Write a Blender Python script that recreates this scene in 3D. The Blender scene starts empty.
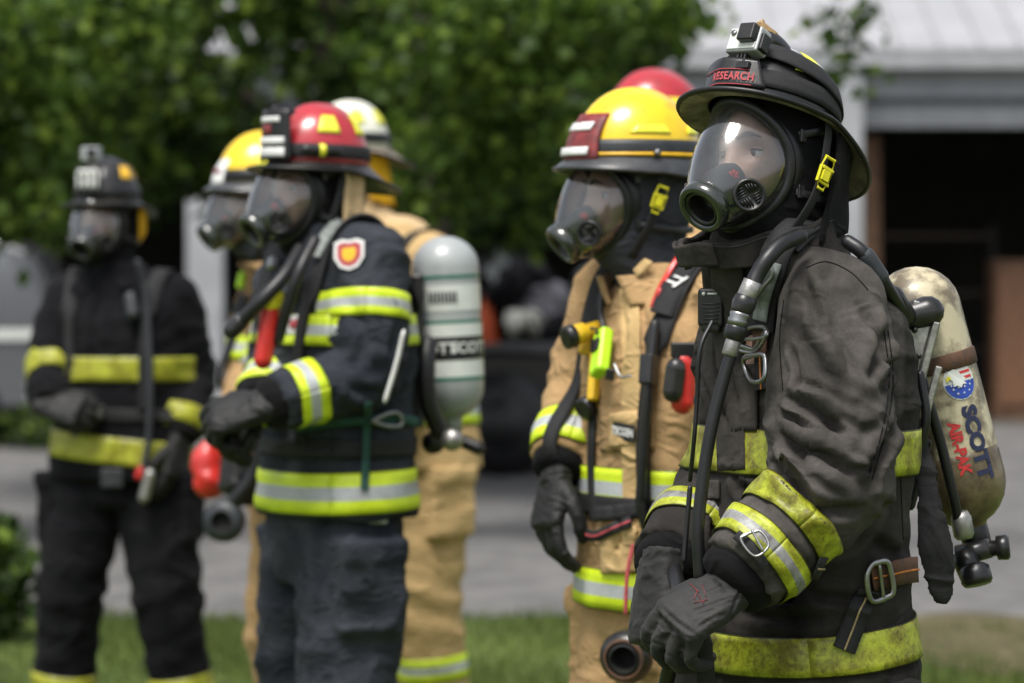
import bpy, bmesh, math, random
import numpy as np
from mathutils import Vector, Matrix
from mathutils.bvhtree import BVHTree
R = math.radians
random.seed(7)
rng = np.random.default_rng(7)
SC = bpy.context.scene
COL = SC.collection
# ------------------------------------------------------------------ camera, world, sun, exposure
FPX = 1024 * 105 / 36.0
CH, HY = 1.5, 274.0
def at(px, py, D):
    return Vector(((px - 512) / FPX * D, D, CH + (HY - py) / FPX * D))
cd = bpy.data.cameras.new('camera'); cam = bpy.data.objects.new('camera', cd); COL.objects.link(cam)
cam.location = (0, 0, CH); cam.rotation_euler = (R(90), 0, 0)
cd.lens = 105; cd.sensor_width = 36; cd.shift_y = -(341.5 - HY) / 1024.0
cd.clip_start = 0.1; cd.clip_end = 400
cd.dof.use_dof = True; cd.dof.focus_distance = 4.6; cd.dof.aperture_fstop = 3.7
SC.camera = cam
w = bpy.data.worlds.new('World'); SC.world = w; w.use_nodes = True
nt = w.node_tree
sky = nt.nodes.new('ShaderNodeTexSky'); sky.sky_type = 'NISHITA'; sky.sun_disc = False
sky.sun_elevation = R(66); sky.sun_rotation = R(205); sky.dust_density = 3.0; sky.air_density = 1.0; sky.ozone_density = 0.6
hs = nt.nodes.new('ShaderNodeHueSaturation'); hs.inputs['Saturation'].default_value = 0.35
nt.links.new(sky.outputs[0], hs.inputs['Color'])
bg = nt.nodes['Background']; bg.inputs['Strength'].default_value = 0.125
nt.links.new(hs.outputs[0], bg.inputs['Color'])
sd = bpy.data.lights.new('sun', 'SUN'); sd.energy = 2.5; sd.angle = R(24); sd.color = (1.0, 0.97, 0.92)
sun = bpy.data.objects.new('sun', sd); COL.objects.link(sun)
# broad soft light from high on the left, a little behind the camera
sdir = Vector((math.sin(R(205)) * math.cos(R(66)), math.cos(R(205)) * math.cos(R(66)), math.sin(R(66))))
sun.rotation_euler = sdir.to_track_quat('Z', 'Y').to_euler()
SC.view_settings.view_transform = 'Standard'; SC.view_settings.look = 'None'
SC.view_settings.gamma = 1.0; SC.view_settings.exposure = 0.66

# ------------------------------------------------------------------ materials
MATS = {}
def newmat(name):
    m = bpy.data.materials.new(name); m.use_nodes = True
    return m, m.node_tree, m.node_tree.nodes['Principled BSDF']
def N(nt, typ, **kw):
    n = nt.nodes.new(typ)
    for k, v in kw.items():
        if k in n.inputs: n.inputs[k].default_value = v
        else: setattr(n, k, v)
    return n
def plain(name, col, rough=0.5, metal=0.0, var=0.25, scale=30, bump=0.15, bscale=None, col2=None, coat=0.0, spec=0.5, dist=0.002, thr=(0.4, 0.65)):
    m, t, b = newmat(name)
    tc = N(t, 'ShaderNodeTexCoord')
    n = N(t, 'ShaderNodeTexNoise', Scale=scale, Detail=6.0, Roughness=0.6)
    t.links.new(tc.outputs['Object'], n.inputs['Vector'])
    r = N(t, 'ShaderNodeValToRGB')
    c2 = col2 if col2 else tuple(min(1, c * (1 + var)) for c in col)
    c1 = col if col2 else tuple(c * (1 - var) for c in col)
    r.color_ramp.elements[0].position = thr[0]; r.color_ramp.elements[1].position = thr[1]
    r.color_ramp.elements[0].color = (*c1, 1); r.color_ramp.elements[1].color = (*c2, 1)
    t.links.new(n.outputs['Fac'], r.inputs['Fac']); t.links.new(r.outputs[0], b.inputs['Base Color'])
    b.inputs['Roughness'].default_value = rough; b.inputs['Metallic'].default_value = metal
    b.inputs['Specular IOR Level'].default_value = spec
    b.inputs['Coat Weight'].default_value = coat; b.inputs['Coat Roughness'].default_value = 0.12
    if bump:
        n2 = N(t, 'ShaderNodeTexNoise', Scale=bscale or scale * 4, Detail=5.0, Roughness=0.6)
        t.links.new(tc.outputs['Object'], n2.inputs['Vector'])
        bp = N(t, 'ShaderNodeBump', Strength=bump, Distance=dist)
        t.links.new(n2.outputs['Fac'], bp.inputs['Height']); t.links.new(bp.outputs[0], b.inputs['Normal'])
    return m
def cloth(name, base, dust, dthr=(0.42, 0.7), wr=0.5, rough=0.9, sheen=0.02, spec=0.12):
    """worn turnout fabric: woven base, dusty smears, fine crumple wrinkles as bump"""
    m, t, b = newmat(name)
    tc = N(t, 'ShaderNodeTexCoord')
    n = N(t, 'ShaderNodeTexNoise', Scale=5.0, Detail=9.0, Roughness=0.62, Distortion=0.6)
    t.links.new(tc.outputs['Object'], n.inputs['Vector'])
    r = N(t, 'ShaderNodeValToRGB'); e = r.color_ramp.elements
    e[0].position, e[1].position = dthr; e[0].color = (*base, 1); e[1].color = (*dust, 1)
    t.links.new(n.outputs['Fac'], r.inputs['Fac'])
    # fine mottling
    n3 = N(t, 'ShaderNodeTexNoise', Scale=160.0, Detail=4.0, Roughness=0.7)
    t.links.new(tc.outputs['Object'], n3.inputs['Vector'])
    mr = N(t, 'ShaderNodeMapRange'); mr.inputs['To Min'].default_value = 0.7; mr.inputs['To Max'].default_value = 1.3
    t.links.new(n3.outputs['Fac'], mr.inputs['Value'])
    mx = N(t, 'ShaderNodeMix', data_type='RGBA', blend_type='MULTIPLY'); mx.inputs[0].default_value = 1.0
    t.links.new(r.outputs[0], mx.inputs[6]); t.links.new(mr.outputs[0], mx.inputs[7])
    t.links.new(mx.outputs[2], b.inputs['Base Color'])
    b.inputs['Roughness'].default_value = rough; b.inputs['Sheen Weight'].default_value = sheen
    b.inputs['Specular IOR Level'].default_value = spec
    # wrinkles
    mp = N(t, 'ShaderNodeMapping'); mp.inputs['Scale'].default_value = (1, 1, 1.7); mp.inputs['Rotation'].default_value = (0.3, 0.5, 0.2)
    t.links.new(tc.outputs['Object'], mp.inputs['Vector'])
    v = N(t, 'ShaderNodeTexNoise', Scale=17.0, Detail=5.0, Roughness=0.55, Distortion=1.2)
    v.noise_type = 'RIDGED_MULTIFRACTAL' if hasattr(v, 'noise_type') else v.noise_type
    t.links.new(mp.outputs[0], v.inputs['Vector'])
    b1 = N(t, 'ShaderNodeBump', Strength=min(1, wr * 1.7), Distance=0.010)
    t.links.new(v.outputs['Fac'], b1.inputs['Height'])
    b2 = N(t, 'ShaderNodeBump', Strength=0.5, Distance=0.0016)
    n4 = N(t, 'ShaderNodeTexNoise', Scale=300.0, Detail=4.0, Roughness=0.7)
    t.links.new(tc.outputs['Object'], n4.inputs['Vector'])
    t.links.new(n4.outputs['Fac'], b2.inputs['Height']); t.links.new(b1.outputs[0], b2.inputs['Normal'])
    t.links.new(b2.outputs[0], b.inputs['Normal'])
    return m
def trim(name, lime, silver, mode, dirt=0.3):
    """reflective tape, UV v across its width; mode 3 = lime/silver/lime, 1 = lime only"""
    m, t, b = newmat(name)
    uv = N(t, 'ShaderNodeUVMap'); sp = N(t, 'ShaderNodeSeparateXYZ'); t.links.new(uv.outputs[0], sp.inputs[0])
    r = N(t, 'ShaderNodeValToRGB'); cr_ = r.color_ramp; cr_.interpolation = 'CONSTANT'
    cr_.elements[0].position = 0; cr_.elements[0].color = (*lime, 1)
    cr_.elements[1].position = 0.34; cr_.elements[1].color = (*(silver if mode == 3 else lime), 1)
    e = cr_.elements.new(0.66); e.color = (*lime, 1)
    e.position = 0.66
    for pos, c in ((0.035, lime), (0.965, tuple(x * .12 for x in lime))):
        e2 = cr_.elements.new(pos); e2.color = (*c, 1)
    cr_.elements[0].color = (*(x * .12 for x in lime), 1)
    t.links.new(sp.outputs['Y'], r.inputs['Fac'])
    tc = N(t, 'ShaderNodeTexCoord')
    n = N(t, 'ShaderNodeTexNoise', Scale=22.0, Detail=8.0, Roughness=0.7); t.links.new(tc.outputs['Object'], n.inputs['Vector'])
    rr = N(t, 'ShaderNodeValToRGB'); rr.color_ramp.elements[0].position = 0.40; rr.color_ramp.elements[1].position = 0.62
    rr.color_ramp.elements[0].color = (1 - dirt * .9, 1 - dirt, 1 - dirt * 1.0, 1); rr.color_ramp.elements[1].color = (1, 1, 1, 1)
    t.links.new(n.outputs['Fac'], rr.inputs['Fac'])
    mx = N(t, 'ShaderNodeMix', data_type='RGBA', blend_type='MULTIPLY'); mx.inputs[0].default_value = 1.0
    t.links.new(r.outputs[0], mx.inputs[6]); t.links.new(rr.outputs[0], mx.inputs[7])
    n9 = N(t, 'ShaderNodeTexNoise', Scale=120.0, Detail=4.0, Roughness=0.8); t.links.new(tc.outputs['Object'], n9.inputs['Vector'])
    r9 = N(t, 'ShaderNodeValToRGB'); r9.color_ramp.elements[0].position = 0.32; r9.color_ramp.elements[1].position = 0.50
    q9 = 1 - dirt * .8; r9.color_ramp.elements[0].color = (q9, q9, q9, 1); r9.color_ramp.elements[1].color = (1, 1, 1, 1); t.links.new(n9.outputs['Fac'], r9.inputs['Fac'])
    m9 = N(t, 'ShaderNodeMix', data_type='RGBA', blend_type='MULTIPLY'); m9.inputs[0].default_value = 1.0
    t.links.new(mx.outputs[2], m9.inputs[6]); t.links.new(r9.outputs[0], m9.inputs[7])
    t.links.new(m9.outputs[2], b.inputs['Base Color'])
    b.inputs['Roughness'].default_value = 0.45
    v = N(t, 'ShaderNodeTexVoronoi', Scale=400.0); t.links.new(tc.outputs['Object'], v.inputs['Vector'])
    n2 = N(t, 'ShaderNodeTexNoise', Scale=30.0, Detail=5.0); t.links.new(tc.outputs['Object'], n2.inputs['Vector'])
    b1 = N(t, 'ShaderNodeBump', Strength=0.5, Distance=0.004); t.links.new(n2.outputs['Fac'], b1.inputs['Height'])
    b2 = N(t, 'ShaderNodeBump', Strength=0.2, Distance=0.0006); t.links.new(v.outputs['Distance'], b2.inputs['Height'])
    t.links.new(b1.outputs[0], b2.inputs['Normal']); t.links.new(b2.outputs[0], b.inputs['Normal'])
    return m
def glass(name, tint=(0.9, 0.95, 0.95), haze=0.025, refl=2.0):
    m, t, b = newmat(name); t.nodes.remove(b)
    out = t.nodes['Material Output']
    tr = N(t, 'ShaderNodeBsdfTransparent'); tr.inputs[0].default_value = (*tint, 1)
    gl = N(t, 'ShaderNodeBsdfGlossy'); gl.inputs['Roughness'].default_value = 0.10; gl.inputs[0].default_value = (1, 1, 1, 1)
    df = N(t, 'ShaderNodeBsdfDiffuse'); df.inputs[0].default_value = (0.7, 0.75, 0.76, 1)
    tc = N(t, 'ShaderNodeTexCoord'); n = N(t, 'ShaderNodeTexNoise', Scale=14.0, Detail=6.0, Roughness=0.7)
    t.links.new(tc.outputs['Object'], n.inputs['Vector'])
    mr = N(t, 'ShaderNodeMapRange'); mr.inputs['From Min'].default_value = 0.35; mr.inputs['From Max'].default_value = 0.7
    mr.inputs['To Min'].default_value = haze * 0.4; mr.inputs['To Max'].default_value = haze * 1.8
    t.links.new(n.outputs['Fac'], mr.inputs['Value'])
    m1 = N(t, 'ShaderNodeMixShader'); t.links.new(mr.outputs[0], m1.inputs[0]); t.links.new(tr.outputs[0], m1.inputs[1]); t.links.new(df.outputs[0], m1.inputs[2])
    fr = N(t, 'ShaderNodeFresnel', IOR=1.55)
    mu = N(t, 'ShaderNodeMath', operation='MULTIPLY', use_clamp=True); mu.inputs[1].default_value = refl; t.links.new(fr.outputs[0], mu.inputs[0])
    m2 = N(t, 'ShaderNodeMixShader'); t.links.new(mu.outputs[0], m2.inputs[0]); t.links.new(m1.outputs[0], m2.inputs[1]); t.links.new(gl.outputs[0], m2.inputs[2])
    t.links.new(m2.outputs[0], out.inputs[0])
    return m
LIME = (0.62, 0.78, 0.02); SILV = (0.42, 0.44, 0.45)
M = dict(
    coat_dirty=cloth('dusty_black_cloth', (0.010, 0.0095, 0.0095), (0.072, 0.064, 0.056), (0.36, 0.78), 0.3),
    coat_sleeve=cloth('dusty_grey_cloth', (0.015, 0.0142, 0.0138), (0.118, 0.106, 0.095), (0.34, 0.74), 0.28),
    coat_black=cloth('black_cloth', (0.0045, 0.0045, 0.006), (0.013, 0.013, 0.015), (0.4, 0.8), 0.5),
    coat_navy=cloth('slate_cloth', (0.016, 0.019, 0.025), (0.062, 0.067, 0.078), (0.4, 0.8), 0.45),
    coat_tan=cloth('tan_cloth', (0.42, 0.27, 0.13), (0.30, 0.19, 0.10), (0.45, 0.75), 0.5),
    coat_tan2=cloth('sandy_cloth', (0.52, 0.36, 0.17), (0.42, 0.28, 0.13), (0.45, 0.75), 0.5),
    hood=cloth('black_knit', (0.005, 0.005, 0.006), (0.011, 0.010, 0.010), (0.4, 0.8), 0.35),
    hood_grey=cloth('grey_knit', (0.03, 0.033, 0.04), (0.06, 0.06, 0.07), (0.4, 0.8), 0.5),
    hood_tan=cloth('cream_knit', (0.55, 0.40, 0.22), (0.5, 0.35, 0.2), (0.4, 0.8), 0.3),
    flap_yel=cloth('amber_cloth', (0.75, 0.42, 0.02), (0.6, 0.3, 0.02), (0.4, 0.8), 0.3),
    glove=cloth('dark_leather', (0.009, 0.009, 0.009), (0.045, 0.042, 0.039), (0.40, 0.72), 0.45, rough=0.7, sheen=0.05, spec=0.4),
    glove_b=cloth('black_leather', (0.006, 0.006, 0.006), (0.013, 0.013, 0.013), (0.45, 0.78), 0.4, rough=0.6, spec=0.4),
    boot=plain('boot_rubber', (0.015, 0.015, 0.015), 0.5),
    trim1=trim('lime_tape', (0.42, 0.47, 0.03), SILV, 1, 0.72),
    trim3d=trim('worn_lime_silver_tape', (0.48, 0.55, 0.03), (0.30, 0.31, 0.30), 3, 0.55),
    trim3=trim('lime_silver_tape', LIME, SILV, 3, 0.15),
    trimy=trim('yellow_tape', (0.42, 0.44, 0.03), SILV, 1, 0.45),
    strap=plain('black_webbing', (0.008, 0.008, 0.009), 0.75, bump=0.6, scale=80, bscale=500),
    rubber=plain('black_rubber', (0.007, 0.007, 0.008), 0.42, bump=0.1),
    rubber_g=plain('grey_rubber', (0.024, 0.027, 0.031), 0.5, bump=0.1),
    plast=plain('black_plastic', (0.009, 0.009, 0.01), 0.32, bump=0.12, col2=(0.024, 0.023, 0.022)),
    shell_k=plain('black_shell', (0.007, 0.007, 0.008), 0.33, bump=0.25, scale=18, bscale=70, col2=(0.022, 0.02, 0.019), coat=0.3),
    brim_k=plain('black_brim', (0.008, 0.008, 0.008), 0.42, bump=0.35, scale=14, bscale=90, col2=(0.035, 0.031, 0.027), coat=0.15),
    brim_w=plain('worn_underbrim', (0.10, 0.085, 0.065), 0.55, bump=0.4, scale=25, col2=(0.33, 0.28, 0.21)),
    shell_y=plain('yellow_shell', (0.82, 0.55, 0.01), 0.28, coat=0.4, col2=(0.50, 0.32, 0.02), scale=16, thr=(.52, .80), bump=.1),
    shell_r=plain('red_shell', (0.42, 0.02, 0.03), 0.28, coat=0.5, scale=16, col2=(.2, .02, .02), thr=(.5, .75), bump=.1),
    shell_w=plain('white_shell', (0.78, 0.78, 0.66), 0.3, var=0.06, coat=0.4, scale=12),
    brim_g=plain('grey_brim', (0.035, 0.037, 0.04), 0.35, coat=0.3),
    ref_y=plain('yellow_marker', (0.80, 0.78, 0.05), 0.35, var=0.1),
    amber=plain('amber_marker', (0.85, 0.48, 0.02), 0.4, var=0.1),
    white=plain('white_marker', (0.72, 0.72, 0.70), 0.4, var=0.1),
    leather_r=plain('red_leather', (0.17, 0.022, 0.022), 0.45, var=0.35, scale=40),
    buckle_y=plain('yellow_plastic', (0.68, 0.62, 0.02), 0.35, var=0.08),
    lime_p=plain('lime_plastic', (0.45, 0.78, 0.02), 0.35, var=0.05),
    yel_p=plain('amber_plastic', (0.72, 0.45, 0.02), 0.38, var=0.1),
    red_p=plain('red_plastic', (0.55, 0.025, 0.02), 0.35, var=0.12, coat=0.3),
    steel=plain('steel', (0.30, 0.30, 0.30), 0.36, metal=1.0, var=0.15, bump=0.1),
    steel_w=plain('worn_alloy', (0.36, 0.35, 0.33), 0.42, metal=0.85, var=0.25, scale=60, bump=0.3),
    brass=plain('brass', (0.5, 0.33, 0.14), 0.4, metal=0.9, bump=0.3),
    tanlea=plain('tan_leather', (0.40, 0.26, 0.12), 0.6, bump=0.4),
    camb=plain('silver_plastic', (0.42, 0.43, 0.44), 0.35, metal=0.3, var=0.1),
    ring=plain('clear_ring', (0.022, 0.026, 0.021), 0.2, var=0.1, coat=0.8),
    lens=glass('visor_glass'),
    brownst=plain('brown_webbing', (0.10, 0.045, 0.022), 0.8, bump=0.6, scale=60, bscale=500, col2=(0.06, 0.035, 0.022)),
    orangest=plain('orange_thread', (0.5, 0.17, 0.03), 0.8, scale=60),
    thread=plain('tan_thread', (0.32, 0.24, 0.12), 0.8, scale=60),
    navyst=plain('slate_webbing', (0.025, 0.028, 0.035), 0.7, bump=0.4, scale=60, bscale=400),
    greenst=plain('green_webbing', (0.01, 0.06, 0.045), 0.7, bump=0.4, scale=60, bscale=400),
    palest=plain('pale_webbing', (0.17, 0.19, 0.18), 0.6, bump=0.3, scale=60, bscale=400),
    cyl_g=plain('grey_cylinder', (0.34, 0.36, 0.36), 0.35, var=0.08, coat=0.3, scale=8),
    cyl_w=plain('label_white', (0.62, 0.64, 0.60), 0.4, var=0.05),
    cyl_dg=plain('label_green', (0.03, 0.16, 0.11), 0.4, var=0.05),
    ink=plain('navy_ink', (0.015, 0.02, 0.06), 0.5, var=0.2, scale=90),
    inkr=plain('red_ink', (0.55, 0.03, 0.03), 0.5, var=0.2, scale=90),
    inkb=plain('blue_ink', (0.02, 0.06, 0.35), 0.5, var=0.2, scale=90),
    pink=plain('red_thread', (0.42, 0.06, 0.07), 0.7, var=0.2, scale=90),
    dark=plain('dark_gap', (0.004, 0.004, 0.004), 0.9, bump=0),
    eyew=plain('eye_white', (0.42, 0.38, 0.36), 0.2, var=0.05, bump=0),
    iris=plain('iris', (0.05, 0.035, 0.02), 0.15, var=0.1, bump=0),
    brow=plain('brow_hair', (0.03, 0.018, 0.01), 0.8, scale=200),
)
def coat_two_tone(m):
    # trunk cloth is darker than the sleeve: blend by the mesh attribute 'sleeve'
    t = m.node_tree; b = t.nodes['Principled BSDF']; l = b.inputs['Base Color'].links[0]; src = l.from_socket
    at_ = N(t, 'ShaderNodeAttribute'); at_.attribute_name = 'sleeve'; mr = N(t, 'ShaderNodeMapRange'); mr.inputs['To Min'].default_value = 0.42; mr.inputs['To Max'].default_value = 1.0
    t.links.new(at_.outputs['Fac'], mr.inputs['Value']); mx = N(t, 'ShaderNodeMix', data_type='RGBA', blend_type='MULTIPLY'); mx.inputs[0].default_value = 1.0
    t.links.new(src, mx.inputs[6]); t.links.new(mr.outputs[0], mx.inputs[7]); t.links.new(mx.outputs[2], b.inputs['Base Color'])
coat_two_tone(M['coat_sleeve'])
def skin_mat():
    m = plain('skin', (0.40, 0.235, 0.175), 0.5, var=0.12, scale=25, bump=0.25, bscale=200, dist=0.001)
    b = m.node_tree.nodes['Principled BSDF']
    b.inputs['Subsurface Weight'].default_value = 0.15; b.inputs['Subsurface Radius'].default_value = (0.012, 0.004, 0.002)
    return m
M['skin'] = skin_mat()
M['cyl_t'] = plain('tan_cylinder', (.5,.38,.2), .5, var=.1)
def cyl_dirty():
    """cream composite cylinder, grimy, with a dark stained lower end (object space, z of the mesh)"""
    m = plain('grimy_cream_cylinder', (0.15, 0.12, 0.075), 0.45, scale=24, bump=0.5, bscale=60, col2=(0.50, 0.44, 0.29), thr=(0.40, 0.56), coat=0.2)
    return m
M['cyl_c'] = cyl_dirty()
M['cyl_br'] = plain('scorched_cylinder_end', (0.07, 0.05, 0.025), 0.4, scale=20, bump=0.4, bscale=70, col2=(0.17, 0.13, 0.07), coat=0.25)

# ------------------------------------------------------------------ numpy noise
_p = rng.permutation(256); _p = np.concatenate([_p, _p, _p])
_g = rng.normal(size=(256, 3)); _g /= np.linalg.norm(_g, axis=1)[:, None]
def pnoise(P):
    P = np.asarray(P, float); i = np.floor(P).astype(int); f = P - i; i &= 255
    u = f * f * f * (f * (f * 6 - 15) + 10); res = 0
    for dx in (0, 1):
        for dy in (0, 1):
            for dz in (0, 1):
                h = _p[_p[_p[(i[:, 0] + dx) & 255] + ((i[:, 1] + dy) & 255)] + ((i[:, 2] + dz) & 255)]
                d = (_g[h] * (f - np.array([dx, dy, dz]))).sum(1)
                wgt = (u[:, 0] if dx else 1 - u[:, 0]) * (u[:, 1] if dy else 1 - u[:, 1]) * (u[:, 2] if dz else 1 - u[:, 2])
                res = res + wgt * d
    return res
def ridged(P, k=2.0):
    return (1 - np.minimum(1, np.abs(pnoise(P)) * 2.2)) ** k

# ------------------------------------------------------------------ mesh builder
ORG = {}
def crv(pts, n):
    """Catmull-Rom resampling of a list of float tuples"""
    A = np.array([tuple(p) for p in pts], float)
    if len(A) == 2: return [A[0] + (A[1] - A[0]) * t for t in np.linspace(0, 1, n)]
    E = np.vstack([2 * A[0] - A[1], A, 2 * A[-1] - A[-2]]); out = []
    for s in np.linspace(0, len(A) - 1, n):
        i = min(int(s), len(A) - 2); t = s - i
        p0, p1, p2, p3 = E[i], E[i + 1], E[i + 2], E[i + 3]
        out.append(0.5 * ((2 * p1) + (-p0 + p2) * t + (2 * p0 - 5 * p1 + 4 * p2 - p3) * t * t + (-p0 + 3 * p1 - 3 * p2 + p3) * t ** 3))
    return out
def cv(pts, n): return [Vector(p) for p in crv(pts, n)]
def frame(axis, ref=Vector((0, 0, 1))):
    a = Vector(axis).normalized()
    r = Vector(ref)
    if abs(a.dot(r.normalized())) > 0.97: r = Vector((1, 0, 0)) if abs(a.x) < 0.9 else Vector((0, 1, 0))
    u = (r - a * r.dot(a)).normalized(); v = a.cross(u)
    return a, u, v
class MB:
    def __init__(s): s.v = []; s.f = []; s.uv = []; s.mi = []
    def add(s, vs, fs, uvs=None, mi=0):
        o = len(s.v); s.v += [Vector(x) for x in vs]
        for k, f in enumerate(fs):
            s.f.append([i + o for i in f]); s.uv.append([uvs[i] for i in f] if uvs else None); s.mi.append(mi)
        return s
    def loft(s, rings, cap=True, closed=True, uv=False, mi=0):
        n = len(rings[0]); vs = [p for r in rings for p in r]; fs = []; m = n if closed else n - 1
        for i in range(len(rings) - 1):
            for j in range(m):
                k = (j + 1) % n; fs.append([i * n + j, i * n + k, (i + 1) * n + k, (i + 1) * n + j])
        uvs = [(j / max(1, n - 1), i / max(1, len(rings) - 1)) for i in range(len(rings)) for j in range(n)] if uv else None
        if cap and closed:
            fs.append(list(range(n))[::-1]); fs.append([(len(rings) - 1) * n + j for j in range(n)])
        return s.add(vs, fs, uvs, mi)
    def tube(s, pts, r, seg=10, n=None, cap=True, rnd=False, ref=(0, 0, 1), flat=1.0, fold=None, mi=0):
        """tube through pts; r number or list; flat squeezes the second axis; fold(t,theta)->extra radius"""
        rr = r if isinstance(r, (list, tuple)) else [r] * len(pts)
        if n: 
            q = crv([(*p, x) for p, x in zip(pts, rr)], n); pts = [Vector(x[:3]) for x in q]; rr = [max(1e-4, x[3]) for x in q]
        else: pts = [Vector(p) for p in pts]
        if rnd:
            d0 = (pts[0] - pts[1]).normalized(); d1 = (pts[-1] - pts[-2]).normalized()
            A = [(pts[0] + d0 * rr[0] * math.sin(a), rr[0] * math.cos(a)) for a in (R(80), R(55), R(28))]
            B = [(pts[-1] + d1 * rr[-1] * math.sin(a), rr[-1] * math.cos(a)) for a in (R(28), R(55), R(80))]
            pts = [a[0] for a in A] + pts + [b[0] for b in B]; rr = [a[1] for a in A] + list(rr) + [b[1] for b in B]
        rings = []; u = None
        for i, p in enumerate(pts):
            d = (pts[min(i + 1, len(pts) - 1)] - pts[max(i - 1, 0)]).normalized()
            if u is None: _, u, v = frame(d, Vector(ref))
            else: u = (u - d * u.dot(d)).normalized(); v = d.cross(u)
            t = i / (len(pts) - 1); ring = []
            for k in range(seg):
                th = 2 * math.pi * k / seg; q = rr[i] + (fold(t, th) if fold else 0)
                ring.append(p + (u * math.cos(th) * flat + v * math.sin(th)) * q)
            rings.append(ring)
        return s.loft(rings, cap, mi=mi)
    def ell(s, c, rad, mat=None, seg=20, rg=12, mi=0):
        c = Vector(c); m = mat or Matrix.Identity(3); rings = []
        for i in range(1, rg):
            ph = -math.pi / 2 + math.pi * i / rg
            rings.append([c + m @ Vector((rad[0] * math.cos(ph) * math.cos(2 * math.pi * k / seg), rad[1] * math.cos(ph) * math.sin(2 * math.pi * k / seg), rad[2] * math.sin(ph))) for k in range(seg)])
        return s.loft(rings, mi=mi)
    def box(s, c, size, mat=None, mi=0):
        c = Vector(c); m = mat or Matrix.Identity(3); h = [x / 2 for x in size]
        vs = [c + m @ Vector((x * h[0], y * h[1], z * h[2])) for z in (-1, 1) for y in (-1, 1) for x in (-1, 1)]
        return s.add(vs, [[0, 2, 3, 1], [4, 5, 7, 6], [0, 1, 5, 4], [2, 6, 7, 3], [0, 4, 6, 2], [1, 3, 7, 5]], None, mi)
    def lathe(s, prof, o, axis, seg=24, cap=True, mi=0, ref=(0, 0, 1)):
        a, u, v = frame(axis, Vector(ref)); o = Vector(o)
        return s.loft([[o + a * h + (u * math.cos(2 * math.pi * k / seg) + v * math.sin(2 * math.pi * k / seg)) * max(r, 1e-4) for k in range(seg)] for r, h in prof], cap, mi=mi)
    def grid(s, fn, nu, nv, uv=True, mi=0):
        return s.loft([[fn(j / nu, i / nv) for j in range(nu + 1)] for i in range(nv + 1)], cap=False, closed=False, uv=uv, mi=mi)
    def mesh(s, name='m', org=None):
        me = bpy.data.meshes.new(name); o = Vector(org) if org is not None else Vector((0, 0, 0))
        me.from_pydata([tuple(x - o) for x in s.v], [], s.f)
        if any(u for u in s.uv):
            l = me.uv_layers.new(name='UVMap'); k = 0
            for u, f in zip(s.uv, s.f):
                for j in range(len(f)):
                    if u: l.data[k].uv = u[j]
                    k += 1
        if any(s.mi): me.polygons.foreach_set('material_index', s.mi)
        bm = bmesh.new(); bm.from_mesh(me); bmesh.ops.recalc_face_normals(bm, faces=bm.faces); bm.to_mesh(me); bm.free()
        return me
    def build(s, name, mat, parent=None, smooth=True, bevel=0, solid=0, sub=0, off=0):
        me = s.mesh(name, ORG.get(parent.name) if parent else None)
        return link(name, me, mat, parent, smooth, bevel, solid, sub, off)
def link(name, me, mat, parent=None, smooth=True, bevel=0, solid=0, sub=0, off=0):
    o = bpy.data.objects.new(name, me); COL.objects.link(o)
    for m_ in (mat if isinstance(mat, (list, tuple)) else [mat]): me.materials.append(m_)
    me.polygons.foreach_set('use_smooth', [bool(smooth)] * len(me.polygons))
    if parent: o.parent = parent; ORG[o.name] = ORG[parent.name]
    else: ORG[o.name] = Vector((0, 0, 0))
    if solid:
        d = o.modifiers.new('solid', 'SOLIDIFY'); d.thickness = solid; d.offset = off
    if bevel:
        d = o.modifiers.new('bevel', 'BEVEL'); d.width = bevel; d.segments = 2; d.limit_method = 'ANGLE'; d.angle_limit = R(35)
        if smooth: me.polygons.foreach_set('use_smooth', [True] * len(me.polygons)); d.harden_normals = True
    if sub:
        d = o.modifiers.new('sub', 'SUBSURF'); d.levels = sub; d.render_levels = sub
    return o
def thing(name, loc, label, cat, group=None):
    o = bpy.data.objects.new(name, None); COL.objects.link(o); o.location = loc; o.empty_display_size = 0.1
    o['label'] = label; o['category'] = cat
    if group: o['group'] = group
    ORG[o.name] = Vector(loc); return o
def tag(o, label=None, cat=None, group=None, kind=None):
    if label: o['label'] = label
    if cat: o['category'] = cat
    if group: o['group'] = group
    if kind: o['kind'] = kind
    return o
def remesh(mb, voxel, smooth=5, fac=0.5):
    """fuse the overlapping closed pieces of mb into one skin (world coordinates)"""
    me = mb.mesh('tmp'); o = bpy.data.objects.new('tmp', me); COL.objects.link(o)
    d = o.modifiers.new('r', 'REMESH'); d.mode = 'VOXEL'; d.voxel_size = voxel; d.adaptivity = 0
    if smooth:
        s = o.modifiers.new('s', 'SMOOTH'); s.factor = fac; s.iterations = smooth
    dg = bpy.context.evaluated_depsgraph_get(); out = bpy.data.meshes.new_from_object(o.evaluated_get(dg))
    bpy.data.objects.remove(o); bpy.data.meshes.remove(me)
    return out
def getco(me):
    a = np.empty(len(me.vertices) * 3); me.vertices.foreach_get('co', a); return a.reshape(-1, 3)
def getno(me):
    a = np.empty(len(me.vertices) * 3); me.vertex_normals.foreach_get('vector', a) if hasattr(me, 'vertex_normals') else me.vertices.foreach_get('normal', a); return a.reshape(-1, 3)
def setco(me, a): me.vertices.foreach_set('co', a.ravel()); me.update()
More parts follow.
